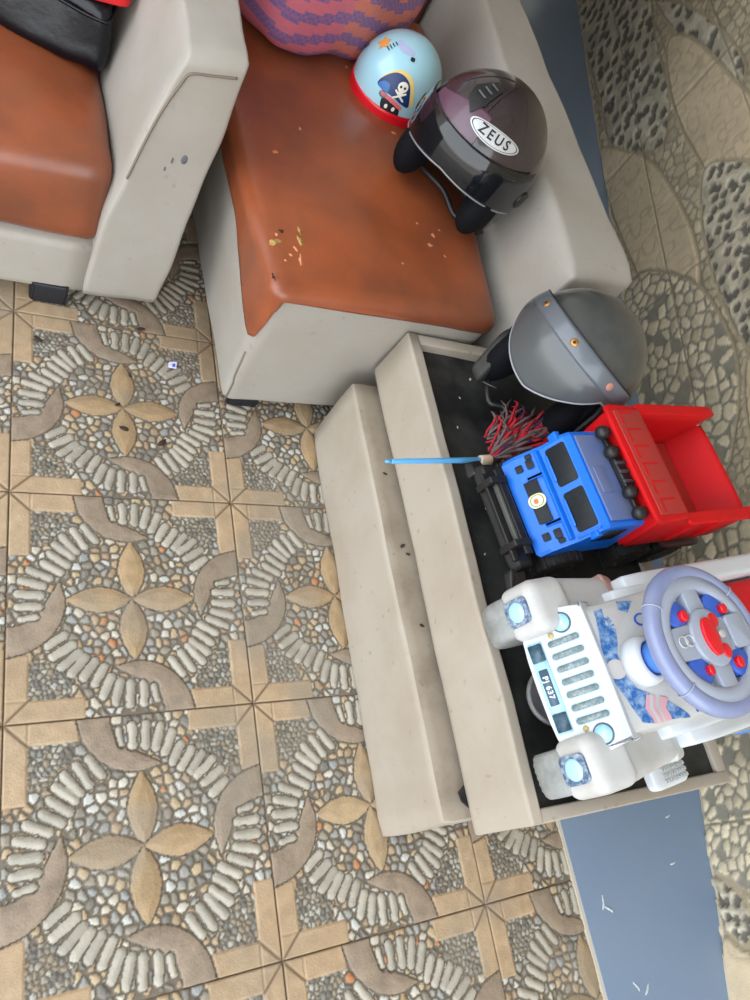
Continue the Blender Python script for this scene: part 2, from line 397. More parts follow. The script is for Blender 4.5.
pal = np.array([linc(196, 186, 170), linc(150, 150, 146), linc(128, 122, 112), linc(176, 150, 118), linc(196, 196, 192), linc(160, 132, 104), linc(112, 110, 108),
                linc(188, 164, 130), linc(188, 120, 72), linc(146, 138, 124), linc(146, 150, 152), linc(206, 200, 188)])
palw = np.array([.13, .14, .1, .11, .08, .09, .08, .1, .025, .08, .035, .03]); palw /= palw.sum()
pal2 = np.array([linc(158, 150, 136), linc(132, 130, 124), linc(110, 106, 100), linc(150, 136, 116), linc(176, 172, 162)])
def tile_colour(i, j):
    r = np.random.default_rng(1000 + i * 31 + j)
    gx, gy = (u + i) * T, (w + j) * T
    n1 = fbm(gx + 3, gy + 3, 9, 21)[:, None]; n2 = fbm(gx + 5, gy + 2, 60, 31)[:, None]; n3 = fbm(gx + 1, gy + 7, 3.2, 41)[:, None]
    col = np.zeros((len(u), 3)); col[:] = linc(120, 110, 96)
    pcl = (.88 * pal[r.choice(len(pal), 4000, p=palw)] + .2 * linc(160, 146, 126)); pcl2 = pal2[r.integers(0, len(pal2), 4000)]
    warm = sm(.42, .62, n3)
    k1 = KIND == 1; k2 = KIND == 2
    col[k1] = pcl[PID[k1] % 4000]; col[k2] = pcl2[PID[k2] % 4000]
    bar = linc(188, 166, 138) * (1 - .5 * n1) + linc(184, 150, 114) * (.5 * n1) + linc(196, 140, 84) * .08 * warm
    bar = bar * (.72 + .34 * n2)
    for kk, cc in ((3, bar), (6, np.broadcast_to(linc(140, 116, 92), col.shape)), (8, np.broadcast_to(linc(120, 100, 80), col.shape))):
        m_ = KIND == kk; col[m_] = cc[m_]
    m_ = KIND == 4; col[m_] = (linc(152, 134, 116) * (.74 + .54 * n2) * (.9 + .2 * n1))[m_]
    m_ = KIND == 5; st = r.uniform(.86, 1.08, 100)[PID % 100][:, None]; col[m_] = (linc(182, 174, 160) * st * (.85 + .25 * n2))[m_]
    m_ = KIND == 7; pt = r.uniform(.9, 1.06, 8)[PID % 8][:, None]; col[m_] = ((linc(184, 158, 124) * (1 - .3 * warm) + linc(182, 146, 102) * .3 * warm) * pt * (.72 + .38 * n2))[m_]
    # a dry cement-grey wash over some places of the floor
    wash = (sm(.6, .76, fbm(gx + 9, gy + 4, 5, 77)) * .5)[:, None]
    wash = np.where((KIND == 1)[:, None] | (KIND == 5)[:, None], wash * .5, wash)
    col = col * (1 - wash) + linc(150, 140, 126) * wash
    col = col * np.array([.88, .885, .87])
    # floor turns darker and browner by the gap between the two seats
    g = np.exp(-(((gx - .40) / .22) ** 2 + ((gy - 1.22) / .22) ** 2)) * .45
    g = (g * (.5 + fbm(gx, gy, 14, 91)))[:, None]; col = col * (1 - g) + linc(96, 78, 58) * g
    return col
def field_object(name, verts, nx, ny, col, m, kind='structure'):
    """one grid or several grids of (nx by ny) points as one mesh"""
    me = bpy.data.meshes.new(name); ng = len(verts) // (nx * ny)
    q = np.arange((nx - 1) * (ny - 1)); qi, qj = q % (nx - 1), q // (nx - 1)
    base = qj * nx + qi; quad = np.stack([base, base + 1, base + nx + 1, base + nx], 1)
    quads = np.concatenate([quad + g * nx * ny for g in range(ng)])
    me.vertices.add(len(verts)); me.vertices.foreach_set('co', verts.astype(np.float32).ravel())
    me.loops.add(len(quads) * 4); me.loops.foreach_set('vertex_index', quads.astype(np.int32).ravel())
    me.polygons.add(len(quads)); me.polygons.foreach_set('loop_start', (np.arange(len(quads)) * 4).astype(np.int32))
    me.polygons.foreach_set('use_smooth', np.ones(len(quads), bool))
    ca = me.color_attributes.new('tint', 'FLOAT_COLOR', 'POINT')
    ca.data.foreach_set('color', np.concatenate([col, np.ones((len(col), 1))], 1).astype(np.float32).ravel())
    me.update(calc_edges=True); me.validate()
    me.materials.append(m); o = bpy.data.objects.new(name, me); C.objects.link(o); o['kind'] = kind
    return o
M['tile'] = mat('moulded_pebble_tile', rgb(180, 150, 120), 0.62, spec=0.35, attr='tint', bump=0.25, bump_scale=260)
M['stone'] = mat('moulded_stone_cladding', rgb(150, 140, 120), 0.7, spec=0.3, attr='tint', bump=0.25, bump_scale=200)
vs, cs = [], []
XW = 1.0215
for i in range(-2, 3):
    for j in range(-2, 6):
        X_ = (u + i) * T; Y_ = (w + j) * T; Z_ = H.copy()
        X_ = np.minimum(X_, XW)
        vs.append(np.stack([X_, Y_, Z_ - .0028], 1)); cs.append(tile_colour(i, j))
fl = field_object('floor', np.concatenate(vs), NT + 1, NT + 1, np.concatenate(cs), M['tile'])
sub = obj('floor', box(-3.5, 4.0, -3.0, 5.0, -.12, -.0065, 0), M['cement'], smooth=False); sub['kind'] = 'structure'

# stone-clad wall, running at an angle to the tiles
WA = V((1.40, -.08, 0)); WB = V((2.14, 2.37, 0)); wt = (WB - WA).normalized(); wn = V((wt.y, -wt.x, 0))   # wn points into the wall
sA = np.concatenate([np.arange(-1.4, -.3, .012), np.arange(-.3, 1.2, .0042), np.arange(1.2, 2.2, .0065), np.arange(2.2, 4.6, .011)])
zA = np.concatenate([np.arange(0, .75, .0042), np.arange(.75, 2.65, .014)])
SS, ZZ = np.meshgrid(sA, zA); s_, z_ = SS.ravel(), ZZ.ravel()
# stone sizes get larger in the patches further along
def cells(sp, asp, seed):
    x, y = jitter_pts(-1.5, 4.7, -.1 * asp, 2.8 * asp, sp, .36)
    b1, b2, ii = vor(s_, z_ * asp, x, y, sp * 2.2)
    return b1, b2 - b1, ii
fine = cells(.030, 1.15, 1); mid = cells(.052, 1.25, 2); big = cells(.085, 1.45, 3)
n2 = fbm(s_ + 4, z_ + 4, 60, 51); n1 = fbm(s_ + 4, z_ + 4, 7, 61); n3 = fbm(s_ + 8, z_ + 4, 2.2, 63)
hs = .002 * n2; col = np.zeros((len(s_), 3)); col[:] = linc(134, 122, 102); col *= (.75 + .5 * n2)[:, None]
# background: crowded small gravel
e = np.where(s_ < 1.3, fine[1], mid[1]); lim = np.where(s_ < 1.3, .005, .009)
bgm = e > lim; hs = np.where(bgm, .004, 0) + .002 * n2
rr_ = np.random.default_rng(5).uniform(.72, 1.12, 20000)
ids = np.where(s_ < 1.3, fine[2], mid[2]) % 20000
col = np.where(bgm[:, None], linc(172, 160, 136) * rr_[ids][:, None], linc(136, 126, 108)) * (.85 + .3 * n2)[:, None]
def patch(poly, style, size):
    global hs, col
    P_ = catmull(poly, 5, True); d = poly_d(s_, z_, P_); ins = d > 0
    if not ins.any(): return
    b1, e, ii = size; sc = {id(fine): .03, id(mid): .052, id(big): .085}[id(size)]
    rad = sc
    if style == 'stones':      # pale flat stones in a dark grey bed, some missing
        keep = np.random.default_rng(17).random(40000)[ii % 40000] > .16
        st = (e > sc * .16) & keep; h = np.where(st, .006 * np.sqrt(np.clip(e / (sc * .6), 0, 1)), 0)
        c = np.where(st[:, None], linc(192, 180, 154) * rr_[ii % 20000][:, None], linc(130, 125, 112))
    elif style == 'holes':     # dark pits in a pale mortar net
        t = b1 < sc * .27 * (.7 + .6 * rr_[(ii * 7) % 20000])
        h = np.where(t, -.007, .004 + .003 * np.clip(b1 / sc, 0, 1)); c = np.where(t[:, None], linc(98, 94, 86), linc(172, 164, 145) * rr_[ii % 20000][:, None])
    elif style == 'leaf':      # low crackled leaf with veins
        ve = np.abs(fine[1]); cr = np.abs(vnoise(s_, z_, 26, 71) - .5)
        h = .006 + .003 * sm(0, .12, cr) + .001 * n2; c = linc(176, 160, 134) * (.84 + .22 * sm(0, .1, cr))[:, None] * (.85 + .3 * n1)[:, None]
    rim = np.abs(d) < .006
    c = c * (.85 + .3 * n2)[:, None]
    hs = np.where(ins, h, hs); col = np.where(ins[:, None], c, col)
    hs = np.where(rim, -.003, hs); col = np.where(rim[:, None], linc(150, 138, 116), col)
patch([(4.072, 0.01), (3.632, 0.373), (3.033, 0.359), (2.656, 0.359), (2.417, 0.296), (2.491, 0.189), (2.696, 0.067), (3.083, 0.046)], 'holes', big)
patch([(3.287, 0.402), (2.879, 0.554), (2.505, 0.625), (2.318, 0.622), (2.369, 0.543), (2.725, 0.477)], 'holes', big)
patch([(2.747, 0.015), (2.593, 0.125), (2.34, 0.239), (1.935, 0.313), (1.69, 0.312), (1.57, 0.25), (1.611, 0.156), (1.933, 0.076), (2.419, 0.006)], 'leaf', big)
patch([(2.916, 0.401), (2.812, 0.494), (2.342, 0.589), (2.044, 0.63), (1.688, 0.544), (1.767, 0.477), (2.079, 0.412), (2.509, 0.365)], 'leaf', big)
patch([(2.07, 0.398), (2.039, 0.483), (1.814, 0.575), (1.274, 0.489), (1.278, 0.398), (1.513, 0.357), (1.793, 0.349)], 'holes', mid)
patch([(1.903, 0.095), (1.685, 0.272), (1.466, 0.34), (1.257, 0.354), (1.066, 0.302), (0.955, 0.213), (1.096, -0.035), (1.438, -0.07), (1.807, -0.006)], 'stones', mid)
patch([(1.262, 0.394), (1.176, 0.479), (0.879, 0.495), (0.744, 0.383), (0.942, 0.343), (1.136, 0.349)], 'leaf', big)
patch([(0.879, 0.114), (0.806, 0.316), (0.639, 0.381), (0.476, 0.289), (0.594, 0.09)], 'stones', mid)
patch([(0.311, 0.002), (0.286, 0.241), (0.137, 0.294), (-0.035, 0.183), (-0.02, 0.089), (0.01, 0.046), (0.033, -0.002), (0.174, 0.004)], 'stones', fine)
patch([(0.025, -0.009), (-0.013, 0.059), (-0.06, 0.09), (-0.113, 0.068), (-0.09, 0.016)], 'holes', fine)
patch([(-0.101, 0.006), (-0.122, 0.071), (-0.086, 0.17), (-0.262, 0.146), (-0.309, -0.008)], 'leaf', fine)
tl = (np.abs(((s_ + .28) / .40) % 1.0 - .5) > .4965) | (np.abs((z_ / .40 + .5) % 1.0 - .5) > .4955)
hs = np.where(tl, -.004, hs); col = np.where(tl[:, None], linc(132, 122, 104), col)
lowb = z_ < .012; col = np.where(lowb[:, None], linc(176, 164, 142), col)
hs = hs * .6
wx = WA.x + wt.x * s_ - wn.x * hs; wy = WA.y + wt.y * s_ - wn.y * hs
col = np.clip(col * 1.32, 0, .9)
wv = np.stack([wx, wy, z_], 1)
wo = field_object('wall_right', wv, len(sA), len(zA), col, M['stone'])
bmw = B(); bmw_ = box(-1.5, 4.7, .012, .16, -.05, 2.65, 0)
xf(bmw_, frame_m(WA, wt, wn, (0, 0, 1)))
o = obj('wall_right', bmw_, M['cement'], smooth=False); o['kind'] = 'structure'
# painted wedge of floor between the last tiles and the angled wall, with a thin cement edge
pw = [(XW, -1.4)] ; 
pl = lambda y: WA.x + (y - WA.y) * wt.x / wt.y
bm = prism([(XW, -1.3), (pl(-1.3) + .01, -1.3), (pl(4.2) + .01, 4.2), (XW, 4.2)], -.01, .004, bev=.001)
o = obj('trim_1', bm, M['paint_grey'], smooth=False); o['kind'] = 'structure'
bm = prism([(XW - .007, -1.3), (XW, -1.3), (XW, 4.2), (XW - .007, 4.2)], -.01, .003)
o = obj('trim_2', bm, mat('pale_cement_edge', rgb(196, 186, 168), .85), smooth=False); o['kind'] = 'structure'
# unseen porch roof and back walls, added to block daylight from above and behind
bm = box(-.9, 3.2, -1.6, 4.6, 2.65, 2.75, 0); o = obj('added_ceiling', bm, M['added_ceiling'], smooth=False); o['kind'] = 'structure'
bm = box(-3.2, 1.12, 2.42, 2.55, -.05, 2.65, 0); o = obj('added_wall_back', bm, mat('added_wall_plaster', rgb(205, 200, 190), .9), smooth=False); o['kind'] = 'structure'
bm = box(1.05, 1.12, 2.42, 4.75, -.05, 2.65, 0); merge(bm, box(1.05, 3.4, 4.6, 4.75, -.05, 2.65, 0))  # added to shut light out of the far end of the wedge
o = obj('added_wall_back', bm, bpy.data.materials['added_wall_plaster'], smooth=False); o['kind'] = 'structure'

# ============================================================ upholstered seats
def split_bm(bm, f):
    """cut the surface along f(point) = 0; faces with f > 0 go into a second bmesh"""
    val = {v: f(v.co) for v in bm.verts}; new = []
    for e in bm.edges[:]:
        a, b = e.verts; fa, fb = val[a], val[b]
        if fa * fb < 0 and min(abs(fa), abs(fb)) > 1e-5:
            ne, nv = bmesh.utils.edge_split(e, a, fa / (fa - fb)); val[nv] = 0.0; new.append(nv)
    bmesh.ops.connect_verts(bm, verts=new)
    out = (B(), B())
    vm = ({}, {})
    for fc in bm.faces:
        k = 1 if sum(f(v.co) if v not in new else 0 for v in fc.verts) > 0 else 0
        vs_ = []
        for v in fc.verts:
            if v not in vm[k]: vm[k][v] = out[k].verts.new(v.co)
            vs_.append(vm[k][v])
        out[k].faces.new(vs_)
    bm.free(); return out
def foot(x, y, parent):
    obj('leg', prism(rrect(.07, .06, .008, 3, x, y), 0, .05, bev=.003), M['black_foot'], parent, world=True)
def seam(pts, parent, r=.0022, m='seam'):
    obj('seam', tube(pts, r, 6), M[m], parent, world=True)
M['seam'] = mat('dark_seam_thread', rgb(120, 108, 96), .8)

# --- left armchair (only its right half is in the picture)
ch = thing('armchair', 'beige armchair with orange leather seat and black bag on it, left of the other chair', 'armchair', (-.2, 1.7, 0))
h = hexa([(-.50, 1.222, .034), (.128, 1.240, .034), (.11, 2.02, .04), (-.50, 2.02, .04), (-.50, 1.243, .157), (.13, 1.248, .160), (.10, 2.02, .16), (-.50, 2.02, .16)], 12, .06)
obj('seat_base', h, M['fabric'], ch, world=True)
h = hexa([(-.50, 1.243, .155), (.134, 1.248, .158), (.10, 2.02, .155), (-.50, 2.02, .155), (-.50, 1.262, .33), (.136, 1.272, .335), (.088, 2.02, .30), (-.50, 2.02, .30)], 26, (.06, .10, .42), {'+z': .035, '-y': .012}, .004, 3)
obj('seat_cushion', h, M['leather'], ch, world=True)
h = hexa([(.118, 1.240, .028), (.272, 1.252, .028), (.278, 2.15, .03), (.075, 2.15, .03), (.190, 1.246, .590), (.288, 1.262, .602), (.292, 2.15, .60), (.190, 2.15, .60)], 26, (.10, .035, .05), {'-x': .008}, .005, 8)
for v in h.verts:      # the inner face swells between seat and top, as the seam shows
    t = max(0, min(1, (v.co.z - .03) / .57)); k = max(0, 1 - (v.co.x - (.118 + .072 * t)) / .12)
    v.co.x -= .016 * k * math.sin(PI * t ** .9) * (1 if v.co.x < .24 else 0)
bv_arm1 = BVHTree.FromBMesh(h)
obj('armrest', h, M['fabric'], ch, world=True)
h = hexa([(-.82, 1.240, .028), (-.50, 1.250, .028), (-.50, 2.15, .03), (-.82, 2.15, .03), (-.83, 1.246, .590), (-.56, 1.262, .602), (-.56, 2.15, .60), (-.83, 2.15, .60)], 14, (.10, .035, .06))
obj('armrest', h, M['fabric'], ch, world=True)
h = hexa([(-.52, 2.0, .05), (.12, 2.0, .05), (.12, 2.26, .05), (-.52, 2.26, .05), (-.52, 2.10, .86), (.16, 2.10, .86), (.16, 2.30, .86), (-.52, 2.30, .86)], 16, .15, {'-y': .03})
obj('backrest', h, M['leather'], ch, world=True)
def on_surf(bv, pts, d, lift=.0015):
    out = []
    for p in pts:
        hit = bv.ray_cast(V(p), V(d))
        if hit[0] is not None: out.append(hit[0] - V(d).normalized() * lift)
    return out
pts = on_surf(bv_arm1, [(x, 1.0, z) for x, z in catmull([(.148, .345), (.158, .41), (.172, .48), (.190, .540), (.200, .562), (.23, .568), (.272, .574)], 5)], (0, 1, 0), .0012)
seam(pts, ch)
for x, y in ((.060, 1.264), (-.46, 1.264), (.055, 2.0), (-.46, 2.0)): foot(x, y, ch)
for x, z, rx, rz in ((.232, .405, .006, .010), (.213, .398, .002, .007), (.205, .378, .002, .005)):
    hit = bv_arm1.ray_cast(V((x, 1, z)), V((0, 1, 0)))[0]
    if hit: obj('scuff_mark', ell(hit, (rx, .0015, rz), 10, 6), mat('scuff', rgb(96, 98, 104), .8), ch, world=True)

# --- right chair: seat with one arm
c2 = thing('corner_armchair', 'beige armchair with cracked orange leather seat holding two helmets and a woven bag', 'armchair', (.62, 1.5, 0))
h = hexa([(.392, 1.022, .032), (.86, 1.050, .032), (.90, 2.05, .04), (.345, 2.05, .04), (.370, 1.000, .397), (.850, 1.024, .408), (.93, 2.05, .40), (.310, 2.05, .395)],
         64, (.10, .05, .09), {'+z': .020}, .003, 5)
for v in h.verts:      # left side swells outwards just behind the corner
    if v.co.x < .40 and v.co.y > 1.05:
        k = min(1, (v.co.y - 1.05) / .13); v.co.x -= .012 * k * max(0, min(1, (v.co.z - .05) / .3)) * (1 if v.co.y < 1.5 else .8)
bv_seat = BVHTree.FromBMesh(h)
def is_leather(c):
    sm_ = lambda e0, e1, x: (lambda t: t * t * (3 - 2 * t))(max(0, min(1, (x - e0) / (e1 - e0))))
    zl = .25 + .085 * sm_(1.01, 1.25, c.y) if c.x < .5 else .25
    zf = .245 + .135 * sm_(.004, .022, c.x - (.392 - .0554 * c.z))
    return c.z - max(zl, zf)
fab, lea = split_bm(h, is_leather)
obj('seat_base', fab, M['fabric'], c2, world=True)
for v in lea.verts: pass
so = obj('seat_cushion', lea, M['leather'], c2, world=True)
so.modifiers.new('thickness', 'SOLIDIFY').thickness = .006; so.modifiers['thickness'].offset = 1.0
h = hexa([(.850, 1.035, .03), (1.080, 1.042, .03), (1.09, 2.2, .03), (.915, 2.2, .03), (.925, 1.036, .565), (1.092, 1.050, .578), (1.105, 2.2, .585), (.965, 2.2, .58)],
         26, (.16, .03, .09), {'-x': .006}, .005, 12)
bv_arm2 = BVHTree.FromBMesh(h)
obj('armrest', h, M['fabric'], c2, world=True)
h = hexa([(.30, 2.04, .05), (.93, 2.04, .05), (.93, 2.28, .05), (.30, 2.28, .05), (.28, 2.14, .86), (.95, 2.14, .86), (.95, 2.34, .86), (.28, 2.34, .86)], 16, .15, {'-y': .03})
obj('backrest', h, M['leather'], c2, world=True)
for x, y in ((.448, 1.068), (.82, 1.10), (.40, 2.0), (.84, 2.0)): foot(x, y, c2)
# split seam hanging open at the front corner
pts = [(.3915, 1.0145, .045), (.389, 1.009, .09), (.385, 1.003, .13), (.379, 1.000, .155), (.376, .998, .19), (.371, .994, .24)]
seam([V(p) - V((.002, .004, 0)) for p in pts], c2, .0022)
def tear(x, y, rx, ry, a, name='leather_tear', m='foam', th=.002, jag=.35, sd=0):
    r = random.Random(sd); n = 14; bm = B(); c = None; ring = []
    for k in range(n):
        t = 2 * PI * k / n; q = 1 + r.uniform(-jag, jag)
        px, py = rx * math.cos(t) * q, ry * math.sin(t) * q
        X = x + px * math.cos(a) - py * math.sin(a); Y = y + px * math.sin(a) + py * math.cos(a)
        hit = bv_seat.ray_cast(V((X, Y, 1)), V((0, 0, -1)))[0]
        ring.append(bm.verts.new((hit or V((X, Y, .4))) + V((0, 0, .0065))))
    hit = bv_seat.ray_cast(V((x, y, 1)), V((0, 0, -1)))[0]
    top = bm.verts.new(hit + V((0, 0, .0065 + th)))
    for k in range(n): bm.faces.new((ring[k], ring[(k + 1) % n], top))
    obj(name, bm, M[m], c2, world=True, smooth=False)
M['flake'] = mat('pale_cracked_leather', rgb(206, 132, 92), .6); M['hole'] = mat('dark_tear', rgb(50, 36, 30), .9)
for k, (px, py, rx, ry, a, mm) in enumerate([(.378, 1.108, .0125, .006, .3, 'foam'), (.395, 1.135, .005, .004, 0, 'hole'), (.428, 1.12, .004, .012, .2, 'foam'), (.424, 1.078, .0035, .013, -.1, 'flake'), (.408, 1.085, .004, .004, 0, 'flake'),
                                             (.418, 1.10, .003, .006, .6, 'flake'), (.43, 1.145, .0025, .011, .1, 'foam'), (.395, 1.07, .003, .003, 0, 'flake'), (.385, 1.125, .003, .004, 0, 'flake'), (.372, 1.03, .008, .005, .4, 'debris')]):
    tear(px, py, rx, ry, a, m=mm, sd=k)
rs = random.Random(4)
for k, (px, py, r) in enumerate([(.41, 1.34, .006), (.66, 1.62, .009), (.62, 1.68, .005), (.70, 1.50, .006), (.72, 1.19, .006), (.735, 1.22, .006), (.752, 1.17, .004), (.755, 1.24, .003), (.70, 1.24, .003), (.64, 1.12, .003), (.47, 1.42, .004)]):
    tear(px, py, r, r * .7, rs.uniform(0, 3), name='worn_spot', m='flake', th=.0006, sd=50 + k)

M['fabric_dark'] = mat('dark_beige_vinyl', rgb(150, 138, 122), .7, spec=.25, col2=rgb(112, 100, 84), noise_amt=.6, noise_scale=9, bump=.15, bump_scale=12, dirt=.4)
# --- overturned seat: block below, frame with black lining above
ov = thing('overturned_seat', 'beige seat lying upside down with black lining on top, carrying the toys', 'upturned seat', (.86, .57, 0))
h = hexa([(.606, .143, 0), (1.10, .143, 0), (1.10, .990, 0), (.606, .990, 0), (.606, .143, .212), (1.10, .143, .212), (1.10, .988, .212), (.606, .985, .212)],
         22, (.045, .03, .09), None, .004, 21)
lc = obj('lower_cushion', h, [M['fabric2'], M['fabric_dark']], ov, world=True)
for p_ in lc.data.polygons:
    if p_.normal.z > .8: p_.material_index = 1  # upward faces take the darker, browner vinyl
fr = B()
z0, z1 = .222, .352
merge(fr, hexa([(.651, .120, z0), (.678, .120, z0), (.678, 1.012, z0), (.655, 1.012, z0), (.667, .118, z1), (.690, .118, z1), (.690, 1.014, z1), (.664, 1.014, z1)], 14, (.35, .012, .07), None, .003, 2))
merge(fr, box(1.10, 1.127, .121, 1.012, z0, z1 - .004, .3))
merge(fr, box(.672, 1.127, .119, .140, z0, z1 - .003, .3))
merge(fr, box(.672, 1.127, .990, 1.014, z0, z1 - .003, .3))
obj('frame', fr, M['fabric2'], ov, world=True)
obj('under_strip', box(.676, 1.10, .150, .985, .2115, .232, .05), M['black_cloth'], ov, world=True)
# slack black lining
bm = B(); nx, ny = 50, 90; gv = []
for j in range(ny + 1):
    for i in range(nx + 1):
        x = .688 + (1.103 - .688) * i / nx; y = .138 + (.992 - .138) * j / ny
        fx = math.sin(PI * i / nx) ** .5; fy = math.sin(PI * j / ny) ** .4
        z = z1 - .012 - .02 * (j / ny) * 0 - .010 * fx * fy + .004 * noise.noise(V((x * 9, y * 9, 3))) * fx
        if j > ny * .8: z -= .012 * (j / ny - .8) / .2
        gv.append(bm.verts.new((x, y, z)))
for j in range(ny):
    for i in range(nx): bm.faces.new((gv[j * (nx + 1) + i], gv[j * (nx + 1) + i + 1], gv[(j + 1) * (nx + 1) + i + 1], gv[(j + 1) * (nx + 1) + i]))
obj('lining', bm, M['black_cloth'], ov, world=True)
# loose flap of cloth on the ledge near the lower corner
bm = B(); pv = [(.664, .200, .2165), (.642, .187, .2165), (.640, .172, .223), (.655, .160, .219), (.667, .165, .217)]
lo = [bm.verts.new(p) for p in pv]; hi = [bm.verts.new(V(p) + V((0, 0, .004))) for p in pv]
bm.faces.new(lo[::-1]); bm.faces.new(hi)
for i in range(5): bm.faces.new((lo[i], lo[(i + 1) % 5], hi[(i + 1) % 5], hi[i]))
obj('cloth_flap', bm, M['black_cloth'], ov, world=True, smooth=False)

# ============================================================ bags
def stripes_mat():
    m = bpy.data.materials.new('woven_plastic_stripes'); m.use_nodes = True; nt = m.node_tree; N = nt.nodes; L = nt.links; b = N['Principled BSDF']
    tc = N.new('ShaderNodeTexCoord'); sp = N.new('ShaderNodeSeparateXYZ'); L.new(tc.outputs['Object'], sp.inputs[0])
    def math_(op, a, bb=None):
        n = N.new('ShaderNodeMath'); n.operation = op
        for k, v in enumerate((a, bb)):
            if v is None: continue
            if isinstance(v, (int, float)): n.inputs[k].default_value = v
            else: L.new(v, n.inputs[k])
        return n.outputs[0]
    # stepped sideways weave: the stripe height shifts with x in blocks
    st = math_('MULTIPLY', math_('ROUND', math_('MULTIPLY', math_('SINE', math_('MULTIPLY', sp.outputs['X'], 24.0)), 1.6)), .0085)
    zz = math_('ADD', sp.outputs['Z'], st)
    w1 = math_('GREATER_THAN', math_('SINE', math_('MULTIPLY', zz, 2 * PI / .050)), 0.05)
    ck = N.new('ShaderNodeTexChecker'); ck.inputs['Scale'].default_value = 140; L.new(tc.outputs['Object'], ck.inputs['Vector'])
    ns = N.new('ShaderNodeTexNoise'); ns.inputs['Scale'].default_value = 90; L.new(tc.outputs['Object'], ns.inputs['Vector'])
    f = math_('MULTIPLY', w1, math_('ADD', math_('MULTIPLY', ck.outputs['Fac'], .35), .65))
    mx = N.new('ShaderNodeMix'); mx.data_type = 'RGBA'; L.new(f, mx.inputs['Factor'])
    big = math_('GREATER_THAN', math_('SINE', math_('ADD', math_('MULTIPLY', sp.outputs['X'], 17.0), 1.2)), -.2)
    m2 = N.new('ShaderNodeMix'); m2.data_type = 'RGBA'; L.new(big, m2.inputs['Factor']); m2.inputs['A'].default_value = rgb(206, 104, 118); m2.inputs['B'].default_value = rgb(206, 116, 92)
    L.new(m2.outputs['Result'], mx.inputs['A']); mx.inputs['B'].default_value = rgb(92, 88, 146)
    m3 = N.new('ShaderNodeMix'); m3.data_type = 'RGBA'; L.new(math_('MULTIPLY', ns.outputs['Fac'], .5), m3.inputs['Factor']); L.new(mx.outputs['Result'], m3.inputs['A']); m3.inputs['B'].default_value = rgb(150, 96, 110)
    L.new(m3.outputs['Result'], b.inputs['Base Color']); b.inputs['Roughness'].default_value = .55
    bp = N.new('ShaderNodeBump'); bp.inputs['Strength'].default_value = .5; bp.inputs['Distance'].default_value = .002; L.new(ck.outputs['Fac'], bp.inputs['Height']); L.new(bp.outputs['Normal'], b.inputs['Normal'])
    return m
M['woven'] = stripes_mat()
bg1 = thing('woven_bag', 'pink and blue woven plastic bag standing on the orange seat behind the helmets', 'bag', (.585, 1.775, .418), math.radians(27))
h = hexa([(-.215, -.085, 0), (.165, -.085, 0), (.175, .12, 0), (-.225, .12, 0), (-.25, -.06, .34), (.19, -.06, .34), (.19, .07, .34), (-.25, .07, .34)], 24, (.22, .5, .28), {'-y': .04}, .012, 31)
obj('bag_body', h, M['woven'], bg1)
for yy in (-.05, .06):
    obj('handle', tube(catmull([(-.12, yy, .31), (-.11, yy, .40), (-.05, yy, .45), (.05, yy, .45), (.11, yy, .40), (.12, yy, .31)], 6), .007, 8), M['deep_blue'], bg1)
bg2 = thing('black_leather_bag', 'shiny black leather bag lying on the left orange seat', 'bag', (.012, 1.655, .345), math.radians(-4))
h = hexa([(-.20, -.09, -.01), (.118, -.165, -.01), (.135, .20, -.01), (-.30, .20, -.01), (-.20, -.05, .14), (.108, -.12, .115), (.12, .20, .14), (-.28, .20, .15)], 30, (.14, .20, .5), {'+z': .02}, .012, 44)
for v in h.verts: v.co += V((0, 0, .006)) * noise.noise(V((v.co.x * 26 + v.co.y * 12, v.co.y * 16, 2)))
obj('bag_body', h, M['black_leather'], bg2)
obj('piping', tube(catmull([(-.20, -.075, .105), (-.05, -.108, .098), (.085, -.128, .085), (.115, -.10, .09), (.125, .05, .115), (.128, .19, .125)], 8), .004, 8), M['black_leather'], bg2)
rc = thing('red_cloth', 'folded bright red cloth on top of the black leather bag', 'cloth', (.088, 1.572, .468), .1)
obj('fold', hexa([(-.05, -.055, -.01), (.055, -.05, -.01), (.05, .06, -.01), (-.05, .06, -.01), (-.045, -.05, .02), (.05, -.045, .02), (.045, .06, .02), (-.045, .06, .02)], 14, .4, {'+z': .01}, .006, 5), M['red_cloth'], rc)
obj('fold', hexa([(-.04, -.035, .018), (.045, -.03, .018), (.045, .055, .018), (-.04, .055, .018), (-.04, -.03, .04), (.045, -.03, .04), (.04, .05, .04), (-.04, .05, .04)], 12, .4, None, .006, 9), M['red_cloth'], rc)

# ============================================================ helmets
def shell_pt(az, el, R, k=1.0, drop=1.15):
    """R=(front, side, top); below the equator the sides run down nearly straight"""
    ce, se = math.cos(el), math.sin(el)
    if el < 0:
        hor = 1 - .22 * (abs(se)) ** 2; z = R[2] * se * drop * 1.0
    else: hor, z = ce ** .94 if ce > 1e-6 else 0, R[2] * se
    fx = R[0] if math.cos(az) > 0 else R[0] * 1.03
    return V((fx * hor * math.cos(az), R[1] * hor * math.sin(az), z)) * k
def shell(lowf, R, k=1.0, naz=96, nel=26, top=PI / 2, az0=-PI, az1=PI):
    bm = B(); full = abs(az1 - az0 - 2 * PI) < 1e-6; cols = []
    for i in range(naz + (0 if full else 1)):
        az = az0 + (az1 - az0) * i / naz; lo = lowf(az); hi = top(az) if callable(top) else top
        cols.append([bm.verts.new(shell_pt(az, lo + (hi - lo) * j / nel, R, k)) for j in range(nel + 1)])
    n = len(cols)
    for i in range(n if full else n - 1):
        a, b = cols[i], cols[(i + 1) % n]
        for j in range(nel): bm.faces.new((a[j], b[j], b[j + 1], a[j + 1]))
    bmesh.ops.remove_doubles(bm, verts=bm.verts, dist=1e-6)
    return bm
